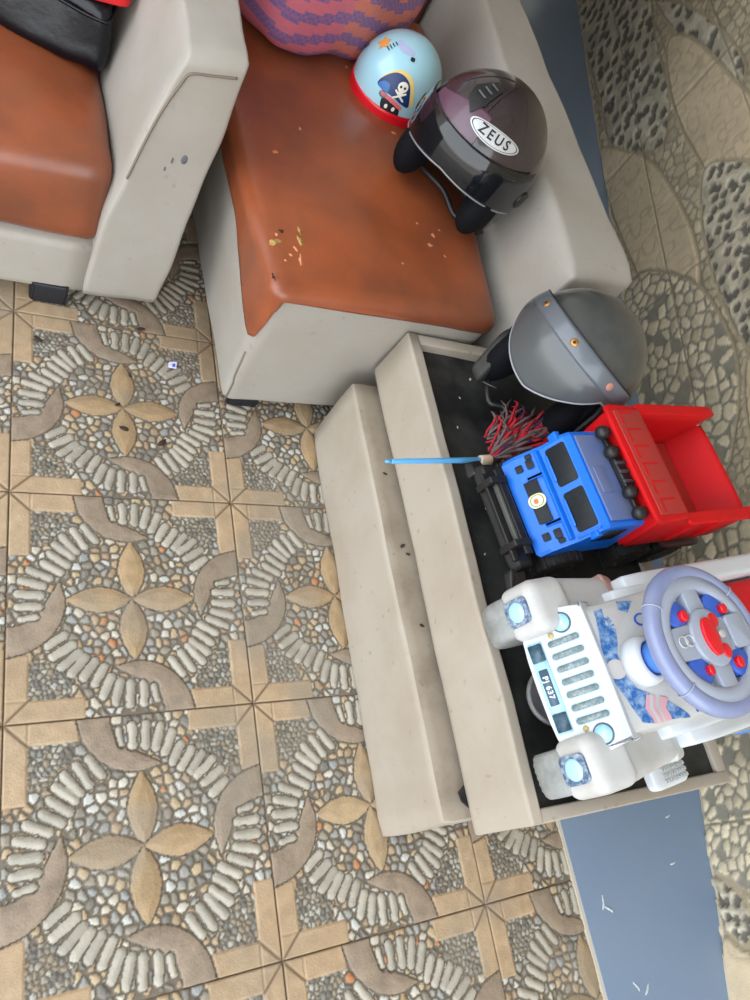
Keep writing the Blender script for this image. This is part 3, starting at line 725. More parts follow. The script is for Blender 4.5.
def smooth01(a, b, x): t = max(0, min(1, (x - a) / (b - a))); return t * t * (3 - 2 * t)
def open_face(front_el, side_el, half_deg, soft=10):
    h_ = math.radians(half_deg); s_2 = math.radians(soft)
    return lambda az: math.radians(front_el + (side_el - front_el) * smooth01(h_ - s_2, h_ + s_2, abs((az + PI) % (2 * PI) - PI)))
def thick(o, t, off=-1): md = o.modifiers.new('thickness', 'SOLIDIFY'); md.thickness = t; md.offset = off; return o
def decal(poly, az, el, R, k, lift, m, name, parent, rot=0, cuts=3, holes=None):
    """a flat sticker outline (metres, x to the wearer's left, y up) laid over the shell around (az, el)"""
    bm = B(); f = bm.faces.new([bm.verts.new((x, y, 0)) for x, y in poly])
    bmesh.ops.triangulate(bm, faces=[f]); bmesh.ops.subdivide_edges(bm, edges=bm.edges[:], cuts=cuts, use_grid_fill=True)
    return drape(bm, az, el, R, k, lift, m, name, parent, rot)
def drape(bm, az, el, R, k, lift, m, name, parent, rot=0):
    cr_, sr_ = math.cos(rot), math.sin(rot); r = (R[0] + R[1]) / 2
    for v in bm.verts:
        x, y = v.co.x * cr_ - v.co.y * sr_, v.co.x * sr_ + v.co.y * cr_
        p = shell_pt(az + x / (r * max(.35, math.cos(el + y / r / 2))), el + y / R[2], R, k); v.co = p * (1 + (lift + v.co.z) / r)
    return obj(name, bm, m, parent, recalc=True)

# --- large open-face helmet with a raised dark visor
def build_zeus():
    t = thing('motorcycle_helmet', 'dark mauve open-face motorcycle helmet with an oval badge, leaning on the armrest', 'helmet', (.787, 1.345, .437), math.radians(222))
    hd = bpy.data.objects.new('shell', None)
    R = (.150, .132, .138); Z0 = .112
    def up(bm): return xf(bm, TILT @ Matrix.Translation((0, 0, Z0)))
    TILT = Matrix.Rotation(math.radians(-6), 4, 'Y')
    lowf = open_face(14, -46, 66, 9)
    o = obj('shell', up(shell(lowf, R)), M['zeus_shell'], t); thick(o, .006)
    o = obj('mauve_panel', up(shell(lambda a: math.radians(17), R, 1.006, 60, 10, lambda a: math.radians(34 + 10 * math.cos(a * 2.3)), -1.0, .15)), M['zeus_purple'], t); thick(o, .001, 1)
    # padding
    o = obj('padding', up(shell(open_face(16, -40, 62, 9), R, .93)), M['liner'], t); thick(o, .022)
    for s in (-1, 1):
        pad = ell((.062, s * .088, -.058), (.058, .034, .062), 20, 14); obj('cheek_pad', up(pad), M['liner'], t)
        o = obj('edge_trim', up(tube([shell_pt(s * a, lowf(s * a), R, 1.0) for a in np.linspace(math.radians(55), math.radians(85), 20)], .005, 8)), M['black_plastic'], t)
    obj('brow_trim', up(tube([shell_pt(a, lowf(a) + .01, R, 1.012) for a in np.linspace(-1.0, 1.0, 30)], .007, 8)), M['grey_trim'], t)
    # visor
    vis = shell(lambda a: math.radians(-6 - 6 * abs(a)), R, 1.045, 60, 14, lambda a: math.radians(20), -1.42, 1.42)
    o = obj('visor', up(vis), M['visor'], t); thick(o, .0022, 1)
    obj('visor_rim', up(tube([shell_pt(a, math.radians(-6 - 6 * abs(a)), R, 1.052) for a in np.linspace(-1.42, 1.42, 50)], .0022, 8)), mat('clear_rim', rgb(120, 124, 128), .2), t)
    for s in (-1, 1):
        p = shell_pt(s * 1.42, math.radians(-2), R, 1.05); obj('visor_pivot', up(cyl(p * .97, p * 1.035, .019, seg=24, bev=.003)), M['black_plastic'], t)
    # vents on the crown
    for s, nm in ((-.8, 'vent'),):
        pts = [(-.012, .040), (.016, .040), (.022, -.010), (.014, -.038), (-.014, -.020), (-.026, .0)]
        decal(pts, s * .42 , math.radians(50), R, 1.0, .0035, M['black_plastic'], nm, t).data.transform(TILT @ Matrix.Translation((0, 0, Z0)))
        for q in range(3):
            decal(rrect(.022, .0035, .0015, 3, 0, .026 - .014 * q), s * .42, math.radians(50), R, 1.0, .0055, M['grey_trim'], 'vent_fin', t).data.transform(TILT @ Matrix.Translation((0, 0, Z0)))
    # shell joint lines
    for az in (-.9, .0, .9):
        obj('joint_line', up(tube([shell_pt(az, e, R, 1.001) for e in np.linspace(math.radians(38), math.radians(84), 20)], .0012, 6)), M['black_ink'], t)
    # badge
    az, el = .36, math.radians(33)
    for m_, sz, li in (('silver', 1.0, .002), ('black_ink', .93, .0026), ('silver', .88, .0032)):
        decal(circle(.058 * sz, 40, 0, 0, .0165 * (sz if sz > .99 else sz * .93)), az, el, R, 1.0, li, M[m_], 'badge', t, 0).data.transform(TILT @ Matrix.Translation((0, 0, Z0)))
    tb = text_bm('ZEUS', .0240, .0003, 1.35); xf(tb, Matrix.Diagonal((-1, 1, 1, 1)) @ Matrix.Diagonal((-1, 1, 1, 1)))
    xf(tb, Matrix.Diagonal((1.0, 1, 1, 1)))
    drape(tb, az, el, R, 1.0, .0038, M['black_ink'], 'badge_lettering', t).data.transform(TILT @ Matrix.Translation((0, 0, Z0)))
    # chin strap
    obj('chin_strap', up(tube(catmull([(.03, .10, -.09), (.045, .06, -.115), (.03, 0, -.10), (.02, -.07, -.10), (.01, -.10, -.08)], 6), .006, 8)), M['black_plastic'], t)
    return t
zeus = build_zeus()

def build_grey():
    t = thing('open_face_helmet', 'dusty grey open-face helmet with brass snaps, on the upturned seat beside the truck', 'helmet', (.896, .872, .350), math.radians(207))
    R = (.132, .128, .132); Z0 = .150
    TILT = Matrix.Rotation(math.radians(-8), 4, 'Y')
    up = lambda bm: xf(bm, TILT @ Matrix.Translation((0, 0, Z0)))
    lowf = open_face(10, -56, 68, 10)
    o = obj('shell', up(shell(lowf, R)), M['grey_shell'], t); thick(o, .006)
    o = obj('padding', up(shell(open_face(12, -58, 64, 12), R, .94)), M['liner'], t); thick(o, .02)
    # dusty visor hanging from the snaps
    vlow = lambda a: math.radians(min(-14 + 24 * (abs(a) / 1.3) ** 2.2 + (20 * a if a > 0 else 0), 20 - 14 * (abs(a) / 1.3) ** 2))
    o = obj('visor', up(shell(vlow, R, 1.06, 64, 16, lambda a: math.radians(38 - 14 * (abs(a) / 1.3) ** 2), -1.3, 1.3)), M['visor_grey'], t); thick(o, .0022, 1)
    o = obj('visor_band', up(shell(lambda a: math.radians(25 - 14 * (abs(a) / 1.3) ** 2), R, 1.066, 64, 6, lambda a: math.radians(39 - 14 * (abs(a) / 1.3) ** 2), -1.3, 1.3)), mat('visor_mount', rgb(92, 98, 106), .28, coat=.4), t); thick(o, .002, 1)
    obj('visor_edge', up(tube([shell_pt(a, vlow(a), R, 1.064) for a in np.linspace(-1.3, 1.3, 50)], .0024, 8)), mat('visor_edge_grey', rgb(150, 154, 160), .3), t)
    obj('band_edge', up(tube([shell_pt(a, math.radians(39 - 14 * (abs(a) / 1.3) ** 2), R, 1.075) for a in np.linspace(-1.3, 1.3, 50)], .0016, 6)), M['black_ink'], t)
    for az, m_ in ((-.85, 'gold'), (-.02, 'gold'), (.82, 'pink_snap')):
        e_ = math.radians(32 - 14 * (abs(az) / 1.3) ** 2); p = shell_pt(az, e_, R, 1.07)
        bm = lathe([(0, .0035), (.003, .003), (.0065, .0025), (.0085, 0), (.0085, -.003)], 20); nq = p.normalized().to_track_quat('Z', 'Y').to_matrix().to_4x4()
        s = obj('snap', up(xf(bm, Matrix.Translation(p) @ nq)), M[m_], t)
        if m_ == 'gold': obj('snap_hole', up(xf(lathe([(0, .0042), (.0026, .0040), (.0028, .003)], 12), Matrix.Translation(p) @ nq)), M['black_ink'], s)
    for s in (-1, 1):
        obj('cheek_pad', up(ell((.050 if s < 0 else .028, s * .080, -.07), (.066 if s < 0 else .052, .034, .072), 22, 14)), M['liner'], t)
        # soft ear skirt reaching down and forward
        fx = 0 if s < 0 else -.055
        sk = hexa([(.02, s * .070, -.135), (.13 + fx, s * .062, -.13), (.12 + fx, s * .10, -.13), (-.02, s * .108, -.135), (.0, s * .085, -.02), (.105 + fx, s * .075, -.03), (.09 + fx, s * .118, -.03), (.0, s * .118, -.02)], 10, .5)
        obj('ear_flap', up(sk), M['black_cloth'], t)
    obj('chin_strap', up(tube(catmull([(.06, .09, -.115), (.10, .05, -.135), (.085, 0, -.128), (.10, -.03, -.138), (.06, -.09, -.115)], 8), [.006] * 33, 8)), M['black_plastic'], t)
    obj('wire_loop', up(tube(catmull([(.125, .03, -.125), (.14, .05, -.12), (.15, .04, -.11), (.14, .02, -.115), (.128, .028, -.122)], 6), .0009, 6)), M['grey_trim'], t)
    obj('wire_loop', up(tube(catmull([(.10, -.05, -.115), (.115, -.035, -.10), (.128, -.045, -.10), (.12, -.06, -.112), (.102, -.052, -.116)], 6), .0009, 6)), M['grey_trim'], t)
    return t
grey = build_grey()

def build_child():
    t = thing('child_helmet', "child's pale blue helmet with red rim and pirate hat picture, behind the mauve helmet", 'helmet', (.718, 1.628, .425), math.radians(216))
    R = (.104, .094, .106); Z0 = .034
    TILT = Matrix.Rotation(math.radians(5), 4, 'Y')
    up = lambda bm: xf(bm, TILT @ Matrix.Translation((0, 0, Z0)))
    low = lambda a: math.radians(-8)
    o = obj('shell', up(shell(low, R, 1.0, 80, 22)), M['sky_blue'], t); thick(o, .006)
    o = obj('rim', up(shell(lambda a: math.radians(-19), R, 1.02, 80, 5, lambda a: math.radians(-4 + 3 * math.cos(a)))), M['red_gloss'], t); thick(o, .007)
    o = obj('padding', up(shell(lambda a: math.radians(-15), R, .93, 60, 16)), mat('cream_foam', rgb(206, 196, 170), .9), t); thick(o, .01)
    W_ = TILT @ Matrix.Translation((0, 0, Z0))
    def D(poly, dx, dy, m, nm, lift, az=.58, el=.40, rot=0): 
        q = [(-(x + dx) * 1.15, (y + dy) * 1.15) for x, y in poly]
        o = decal(q, az, el, R, 1.0, lift, m, nm, t, rot); o.data.transform(W_); return o
    navy = mat('navy_sticker', rgb(20, 52, 104), .4); navy2 = mat('blue_sticker_light', rgb(56, 110, 176), .4)
    ink = mat('ink_sticker', rgb(24, 30, 34), .5); cream = mat('cream_sticker', rgb(236, 230, 214), .5)
    yel = mat('yellow_sticker', rgb(232, 200, 120), .5); pink = mat('pink_red_sticker', rgb(222, 100, 110), .5); org = mat('orange_sticker', rgb(238, 156, 74), .5); lil = mat('lilac_sticker', rgb(176, 184, 216), .5)
    hat = catmull([(.036, -.006), (.030, .010), (.014, .026), (-.004, .028), (-.020, .018), (-.030, -.004), (-.034, -.020), (-.020, -.018), (-.002, -.012), (.014, -.010), (.024, -.010)], 4, True)
    D([(x * 1.10, y * 1.10 + .001) for x, y in hat], -.004, .003, yel, 'picture', .0012)
    D(hat, 0, 0, navy, 'picture', .0020)
    D(catmull([(.034, -.006), (.026, .004), (.014, .004), (.012, -.009), (.024, -.010)], 4, True), 0, 0, navy2, 'picture', .0026)
    D(circle(.0098, 20, 0, 0, .0092), -.010, .010, cream, 'picture', .0030)
    D(rrect(.009, .008, .002, 3), -.010, .001, cream, 'picture', .0030)
    for dx in (-.0138, -.0062): D(circle(.0024, 10), dx, .0095, ink, 'picture', .0036)
    for a in (.6, -.6):
        c, s = math.cos(a), math.sin(a); D([(x * c - y * s, x * s + y * c) for x, y in rrect(.026, .0034, .0016, 3)], -.010, -.0055, cream, 'picture', .0028)
    D(catmull([(.022, -.012), (0, -.014), (-.022, -.022), (-.020, -.028), (0, -.021), (.020, -.018)], 4, True), 0, 0, pink, 'picture', .0026)
    D(catmull([(.016, -.018), (0, -.022), (-.020, -.028), (-.022, -.044), (0, -.046), (.014, -.036)], 4, True), 0, 0, ink, 'picture', .0018)
    for dx in (.004, -.010): D(circle(.0032, 12, 0, 0, .0042), dx, -.031, cream, 'picture', .0030)
    D(circle(.0075, 16, 0, 0, .006), .018, -.016, mat('teal_sticker', rgb(50, 110, 120), .4), 'picture', .0026)
    star = [(.016 * (1 if k % 2 == 0 else .5) * math.cos(PI / 2 + k * PI / 5), .016 * (1 if k % 2 == 0 else .5) * math.sin(PI / 2 + k * PI / 5)) for k in range(10)]
    D(star, .0, .0, org, 'picture', .0015, az=-.60, el=.86)
    for q in range(4): D(rrect(.010, .0022, .001, 2), 0, .010 - q * .006, ink, 'picture', .0015, az=-.30, el=.98)
    D(catmull([(.02, 0), (.012, .009), (-.014, .008), (-.02, -.002), (0, -.008)], 4, True), 0, 0, lil, 'picture', .0012, az=.15, el=1.15)
    D(rrect(.008, .008, .002, 3), 0, 0, ink, 'picture', .0015, az=.7, el=1.05)
    D(rrect(.005, .012, .002, 3), 0, 0, navy, 'picture', .0015, az=-.95, el=.45)
    return t
child = build_child()

# ============================================================ yarn duster
ds = thing('yarn_duster', 'yarn duster with light blue rod and red and grey strands, on the black lining', 'duster', (.755, .722, .352), math.radians(20))
ds.rotation_euler = (0, 0, 0)
P0 = V((.545, .700, .3725)); P1 = V((.742, .722, .3695))
obj('handle', cyl(P0, P1, .0042, .0056, 16, .001), M['handle_blue'], ds, world=True)
obj('handle_tip', cyl(P0 - (P1 - P0).normalized() * .012, P0, .0026, .003, 12), M['handle_blue'], ds, world=True)
obj('binding_tape', cyl(P1 - (P1 - P0).normalized() * .004, P1 + (P1 - P0).normalized() * .022, .009, .010, 14, .002), M['tape'], ds, world=True)
obj('tape_end', hexa([(.738, .700, .350), (.750, .700, .350), (.756, .722, .350), (.744, .722, .350), (.738, .700, .359), (.750, .700, .359), (.758, .722, .372), (.746, .722, .372)], 4, .4), M['tape'], ds, world=True)
rs = random.Random(3); tufts = {'yarn_red': B(), 'yarn_grey': B(), 'yarn_purple': B()}
for k in range(520):
    f = rs.random(); side = rs.uniform(-1, 1)
    base = P1 + V((.018, .003, 0)) + V((rs.uniform(0, .12), rs.uniform(.0, .05), .004)) * (1 if f > .35 else .15)
    ang = math.radians(22 + side * 22 + (26 if rs.random() < .3 else 0)); Ln = rs.uniform(.045, .12)
    if base.x > .82 and k % 5 > 1: ang = math.radians(28 + side * 16); Ln = min(.085, .94 - base.x)
    if k % 5 < 2: base = P1 + V((.02, .004, .004)) + V((1, .45, 0)) * rs.uniform(0, .10); ang = math.radians(rs.uniform(14, 40)); Ln = rs.uniform(.06, .12)
    d = V((math.cos(ang), math.sin(ang), 0)); zt = rs.uniform(.002, .036)
    p = [base]; q = base.copy()
    for s in range(5):
        q = q + d * Ln / 5 + V((rs.uniform(-1, 1), rs.uniform(-1, 1), 0)) * .003
        q.z = .360 + .16 * max(0, q.x - .80) + (zt + .012) * math.sin(PI * (s + 1) / 6) + rs.uniform(0, .008); p.append(q.copy())
    r_ = rs.uniform(.0018, .0032)
    mm = rs.choices(['yarn_red', 'yarn_grey', 'yarn_purple'], [6, 4, 1])[0] if side > -.2 or f > .5 else rs.choices(['yarn_red', 'yarn_grey', 'yarn_purple'], [2, 6, 1])[0]
    merge(tufts[mm], tube(p, [r_ * .8, r_, r_ * 1.1, r_, r_, r_ * .5], 6))
for k, nm in (('yarn_red', 'red_strands'), ('yarn_grey', 'grey_strands'), ('yarn_purple', 'purple_strands')):
    o = obj(nm, tufts[k], M[k], ds, world=True); o['kind'] = 'stuff'

# ============================================================ toy dump truck (local: x to the rear, y to its right-hand side seen in the photo's upper edge, z up)
tr = thing('toy_dump_truck', 'toy dump truck with blue cab and red tipping bed, parked on the black lining', 'toy truck', (.70, .60, .352), math.atan2(.122, .9925))
yc = -.012
def T_(name, bm, m, parent=None, **k): return obj(name, bm, M[m] if isinstance(m, str) else m, parent or tr, **k)
# chassis
ch_ = B(); merge(ch_, box(.05, .46, yc - .035, yc + .035, .045, .075, .3)); merge(ch_, box(.055, .19, yc - .075, yc + .075, .04, .078, .2)); merge(ch_, box(.22, .45, yc - .06, yc + .06, .075, .10, .2))
T_('chassis', ch_, 'black_plastic')
def wheel(x, y, r, w, s, par, rim='lime', tyre='tyre', knobs=18):
    prof = [(r * .55, -w / 2), (r * .8, -w / 2), (r * .95, -w * .42), (r, -w * .25), (r, w * .25), (r * .95, w * .42), (r * .8, w / 2), (r * .55, w / 2)]
    bm = lathe(prof, 36)
    for k in range(knobs):
        a = 2 * PI * k / knobs; b_ = box(-r * .07, r * .07, -w * .42, w * .42, r * .95, r * 1.05, .4)
        xf(b_, Matrix.Rotation(PI / 2, 4, 'X')); xf(b_, Matrix.Rotation(a, 4, 'Z'))
        # bring the knob onto the rolling surface
        b2_ = box(r * .96, r * 1.05, -r * .07, r * .07, -w * .44, w * .44, .3); b_.free(); xf(b2_, Matrix.Rotation(a, 4, 'Z')); merge(bm, b2_)
    W_ = Matrix.Translation((x, y, r * 1.05)) @ Matrix.Rotation(PI / 2, 4, 'X')
    wo_ = obj('wheel', xf(bm, W_), M[tyre], par)
    rb = lathe([(0, w * .36), (r * .15, w * .38), (r * .2, w * .28), (r * .45, w * .22), (r * .56, w * .5), (r * .6, w * .5), (r * .6, -w * .5), (r * .5, -w * .5), (r * .4, -w * .2), (0, -w * .3)], 28, cap=False)
    if s > 0: xf(rb, Matrix.Rotation(PI, 4, 'X'))
    obj('rim', xf(rb, W_), M[rim], wo_)
    return wo_
for x in (.105, .285, .385):
    for s in (-1, 1): wheel(x, yc + s * .088, .044, .036, s, tr)
# bumper and bull bar
bb = B(); merge(bb, hexa([(.0, yc - .10, .040), (.04, yc - .10, .040), (.04, yc + .10, .040), (.0, yc + .10, .040), (.006, yc - .095, .066), (.04, yc - .095, .066), (.04, yc + .095, .066), (.006, yc + .095, .066)], 8, .3))
merge(bb, box(-.006, .006, yc - .085, yc + .075, .062, .070, .5)); merge(bb, box(.012, .026, yc - .08, yc + .075, .078, .084, .4))
for yy in (-.06, .055): merge(bb, box(-.008, .03, yc + yy - .006, yc + yy + .006, .045, .088, .4))
T_('bumper', bb, 'black_plastic')
T_('bumper_plate', box(.008, .034, yc - .055, yc + .05, .068, .078, .3), mat('worn_grey_plastic', rgb(84, 84, 80), .5))
T_('front_step', hexa([(-.015, yc - .135, .03), (.03, yc - .14, .03), (.03, yc - .09, .03), (-.005, yc - .09, .03), (-.01, yc - .13, .042), (.03, yc - .135, .042), (.03, yc - .09, .05), (.0, yc - .09, .05)], 6, .3), 'black_plastic')
T_('front_step', hexa([(-.005, yc + .085, .03), (.03, yc + .085, .03), (.03, yc + .12, .03), (.0, yc + .115, .03), (.0, yc + .085, .05), (.03, yc + .085, .05), (.03, yc + .115, .042), (.005, yc + .11, .042)], 6, .3), 'black_plastic')
# cab as a lofted outline (x, z) widening a little towards the bottom, with the wind-screens let in
hw = .088
cab_prof = [(.038, .076), (.048, .098), (.074, .130), (.080, .136), (.094, .176), (.104, .184), (.196, .186), (.204, .180), (.206, .078)]
cb = B(); secs = []
for y, sc_ in ((-hw, .0), (-hw + .006, 1), (hw - .006, 1), (hw, 0)):
    cx = .125; cz = .13
    secs.append([cb.verts.new((cx + (x - cx) * (1 if sc_ else .955), yc + y * (1.0), cz + (z - cz) * (1 if sc_ else .94))) for x, z in cab_prof])
for a, b in zip(secs[:-1], secs[1:]):
    for i in range(len(cab_prof)): j = (i + 1) % len(cab_prof); cb.faces.new((a[i], a[j], b[j], b[i]))
cb.faces.new(secs[0][::-1]); cb.faces.new(secs[-1])
cabo = T_('cab', cb, 'truck_blue', smooth=False)
def on_slope(p0, p1, y0, y1, t0, t1, lift, th, r=.004, rc=None):
    """rounded plate on the slanted front between profile points p0 (low) and p1 (high)"""
    p0, p1 = V((p0[0], 0, p0[1])), V((p1[0], 0, p1[1])); ez = (p1 - p0); L_ = ez.length; ez.normalize(); ey = V((0, 1, 0)); ex = ez.cross(ey) * -1
    # outline in (y, along) plane
    bm = prism(rrect(abs(y1 - y0), (t1 - t0) * L_, r, 4, (y0 + y1) / 2, (t0 + t1) / 2 * L_), 0, th, bev=th * .3)
    out = ey.cross(ez) * -1
    if out.x > 0: out = -out
    return xf(bm, frame_m(p0 + out * lift, ey, ez, out))
lo_, mi_, hi_ = (.048, .098), (.074, .130), (.094, .176)
mi2 = (.080, .136)
for y0, y1 in ((yc + .006, yc + .076), (yc - .076, yc - .006)):
    w_ = T_('windscreen', on_slope(mi2, hi_, y0, y1, .08, .95, -.0005, .0018, .005), 'dark_window')
    T_('wiper', on_slope(mi2, hi_, y0 + .012, y0 + .060, .02, .14, .002, .0025, .002), 'truck_blue', w_)
T_('screen_frame', on_slope(mi2, hi_, yc - .084, yc - .080, 0, 1, .0, .003, .001), 'truck_blue')
# grille with a round sticker and four lamp openings each side
gr_ = T_('grille', on_slope((.040, .080), (.072, .128), yc - .040, yc + .036, .34, .76, .0042, .002, .002), 'dark_window')
bd = on_slope((.040, .080), (.072, .128), yc - .0125, yc + .0115, .28, .80, .0058, .001, .011); T_('sticker', bd, mat('cream_round_sticker', rgb(226, 222, 176), .4), gr_)
bd = on_slope((.040, .080), (.072, .128), yc - .0105, yc + .0095, .34, .74, .0070, .0005, .0095); T_('sticker_ring', bd, mat('green_ring', rgb(120, 140, 70), .4), gr_)
bd = on_slope((.040, .080), (.072, .128), yc - .009, yc + .008, .37, .71, .0074, .0005, .008); T_('sticker_centre', bd, mat('white_centre', rgb(238, 232, 214), .4), gr_)
bd = on_slope((.040, .080), (.072, .128), yc - .006, yc + .003, .44, .58, .0080, .0004, .003); T_('sticker_mark', bd, mat('orange_mark', rgb(206, 110, 50), .4), gr_)
for s in (-1, 1):
    for (a, b, t0, t1) in ((.056, .069, .28, .50), (.056, .072, .62, .84), (.073, .081, .66, .86)):
        y0, y1 = sorted((yc + s * a, yc + s * b)); T_('lamp_opening', on_slope((.040, .080), (.072, .128), y0, y1, t0, t1, .0042, .0016, .002), 'dark_window')
for yy in (-.044, .040): T_('hood_rib', on_slope((.040, .080), (.072, .128), yc + yy - .003, yc + yy + .003, .5, .98, .003, .0035, .001), 'truck_blue')
T_('hood_lip', box(.066, .082, yc - .082, yc + .082, .127, .133, .5), 'truck_blue')
for s in (-1, 1):
    T_('side_window', prism([(.110, .130), (.118, .168), (.160, .168), (.160, .130)], yc + s * .0885 - .001, yc + s * .0885 + .001, 'y'), 'dark_window')
    T_('roof_lug', box(.088, .10, yc + s * .088 - .006, yc + s * .088 + .010 * (1 if s > 0 else .6), .150, .168, .3), 'truck_blue')
    T_('cab_guard', hexa([(.196, yc + s * .084 - .006, .15), (.212, yc + s * .084 - .006, .15), (.212, yc + s * .084 + .006, .15), (.196, yc + s * .084 + .006, .15), (.194, yc + s * .084 - .006, .20), (.206, yc + s * .084 - .006, .20), (.206, yc + s * .084 + .006, .20), (.194, yc + s * .084 + .006, .20)], 4, .3), 'truck_blue')
T_('roof_panel', box(.108, .192, yc - .078, yc + .078, .1845, .1885, .6), 'truck_roof')
T_('roof_panel', box(.116, .140, yc - .030, yc + .018, .187, .1905, .5), 'truck_roof')
lb = B(); merge(lb, box(.160, .182, yc - .034, yc + .030, .189, .202, .5)); merge(lb, box(.166, .176, yc - .072, yc + .074, .189, .197, .5))
lbo = T_('light_bar', lb, 'black_plastic')
for yy in (.074, .036, -.038, -.076):
    g_ = xf(lathe([(0, .012), (.006, .011), (.0105, .007), (.012, 0), (.011, -.008), (.006, -.012), (0, -.013)], 20, cap=False), Matrix.Translation((.160, yc + yy, .202)) @ Matrix.Rotation(-PI / 2, 4, 'Y'))
    T_('roof_lamp', g_, 'black_plastic', lbo)
for yy in (-.018, .0, .016): T_('bar_ridge', box(.158, .184, yc + yy - .003, yc + yy + .003, .200, .2035, .4), mat('grey_ridge', rgb(70, 70, 76), .5), lbo)
# tipping bed
by = -.005
bed = B()
def wallp(P8): merge(bed, hexa(P8, 5, .15))
h2 = .106
wallp([(.215, by - h2 + .012, .105), (.46, by - h2 + .012, .105), (.46, by + h2 - .012, .105), (.215, by + h2 - .012, .105), (.215, by - h2 + .012, .112), (.46, by - h2 + .012, .112), (.46, by + h2 - .012, .112), (.215, by + h2 - .012, .112)])   # floor
wallp([(.200, by - h2, .105), (.212, by - h2, .105), (.212, by + h2, .105), (.200, by + h2, .105), (.180, by - h2, .222), (.192, by - h2, .222), (.192, by + h2, .222), (.180, by + h2, .222)])  # front wall
for s in (-1, 1):
    yo = by + s * h2; yi = by + s * (h2 - .012); y0, y1 = min(yo, yi), max(yo, yi)
    wallp([(.205, y0, .105), (.46, y0, .105), (.46, y1, .105), (.205, y1, .105), (.19, y0, .215), (.485, y0, .208), (.485, y1, .208), (.19, y1, .215)])
wallp([(.445, by - h2 + .006, .105), (.457, by - h2 + .006, .105), (.457, by + h2 - .006, .105), (.445, by + h2 - .006, .105), (.484, by - h2 + .006, .178), (.494, by - h2 + .006, .178), (.494, by + h2 - .006, .178), (.484, by + h2 - .006, .178)])
bedo = T_('tipping_bed', bed, 'truck_red')
for s in (-1, 1):
    T_('side_rim', hexa([(.255, by + s * h2 - .011, .208), (.492, by + s * h2 - .011, .203), (.492, by + s * h2 + .011, .203), (.255, by + s * h2 + .011, .208), (.255, by + s * h2 - .011, .216), (.492, by + s * h2 - .011, .211), (.492, by + s * h2 + .011, .211), (.255, by + s * h2 + .011, .216)], 5, .2), 'truck_red', bedo)
    T_('side_rib', box(.30, .312, by + s * (h2 + .002) - .004, by + s * (h2 + .002) + .004, .125, .205, .3), 'truck_red', bedo)
    T_('side_rib', box(.38, .392, by + s * (h2 + .002) - .004, by + s * (h2 + .002) + .004, .125, .205, .3), 'truck_red', bedo)
T_('bed_floor', box(.216, .448, by - h2 + .013, by + h2 - .013, .1125, .1145, .3), 'truck_red_dusty', bedo)
pl_ = T_('cab_shield', hexa([(.168, by - .112, .214), (.258, by - .108, .212), (.258, by + .108, .212), (.168, by + .112, .214), (.168, by - .112, .222), (.258, by - .108, .220), (.258, by + .108, .220), (.168, by + .112, .222)], 6, .15), 'truck_red', bedo)
T_('shield_panel', box(.182, .248, by - .098, by + .098, .2205, .2235, .6), 'truck_red_dusty', pl_)
for k in range(6):
    yy = by - .082 + .033 * k
    T_('panel_groove', prism([(.192, yy - .013), (.196, yy - .013), (.196, yy + .009), (.232, yy + .009), (.232, yy + .012), (.192, yy + .012)], .2230, .2242), 'truck_red', pl_, smooth=False)
for s in (-1, 1): T_('mudguard', hexa([(.33, by + s * .09 - .025, .088), (.455, by + s * .09 - .025, .080), (.455, by + s * .09 + .025, .080), (.33, by + s * .09 + .025, .088), (.33, by + s * .09 - .025, .098), (.45, by + s * .09 - .025, .090), (.45, by + s * .09 + .025, .090), (.33, by + s * .09 + .025, .098)], 5, .3), mat('dark_red_brown', rgb(74, 44, 46), .5))

# ============================================================ ride-on toy car (local: x to the rear, y towards the truck, z up)
jp = thing('ride_on_toy_car', 'white ride-on toy car with lilac-grey steering wheel, standing on the black lining', 'ride-on toy', (.65, .29, .350), math.atan2(.11, .994))
def J_(name, bm, m, parent=None, **k): return obj(name, bm, M[m] if isinstance(m, str) else m, parent or jp, **k)
# hull: bonnet, tub, side rails
J_('bonnet', hexa([(.055, -.098, .085), (.30, -.112, .085), (.30, .112, .085), (.055, .098, .085), (.072, -.090, .172), (.285, -.098, .215), (.285, .098, .215), (.072, .090, .172)], 16, (.12, .13, .16), {'+z': .006}), 'cream')
tub = B(); merge(tub, hexa([(.26, -.112, .060), (.62, -.10, .060), (.62, .10, .060), (.26, .112, .060), (.26, -.118, .120), (.64, -.112, .130), (.64, .112, .130), (.26, .118, .120)], 12, .15))
for s in (-1, 1):
    y0, y1 = sorted((s * .098, s * .134))
    merge(tub, hexa([(.20, y0, .10), (.64, y0, .11), (.64, y1, .11), (.20, y1, .10), (.20, y0, .165), (.64, y0, .185), (.64, y1, .182), (.20, y1, .160)], 8, (.05, .4, .22)))
    merge(tub, hexa([(.16, s * .108 - .012, .075), (.62, s * .112 - .012, .075), (.62, s * .112 + .012, .075), (.16, s * .108 + .012, .075), (.16, s * .100 - .012, .166), (.62, s * .112 - .012, .17), (.62, s * .112 + .012, .17), (.16, s * .100 + .012, .166)], 8, (.05, .4, .2)))
merge(tub, hexa([(.60, -.12, .11), (.66, -.10, .11), (.66, .10, .11), (.60, .12, .11), (.60, -.12, .25), (.65, -.09, .26), (.65, .09, .26), (.60, .12, .25)], 10, .35))
J_('body', tub, 'white')
J_('seat', hexa([(.37, -.090, .12), (.60, -.090, .12), (.60, .090, .12), (.37, .090, .12), (.38, -.092, .152), (.60, -.092, .158), (.60, .092, .158), (.38, .092, .152)], 12, .25, {'+z': .008}), 'truck_red')
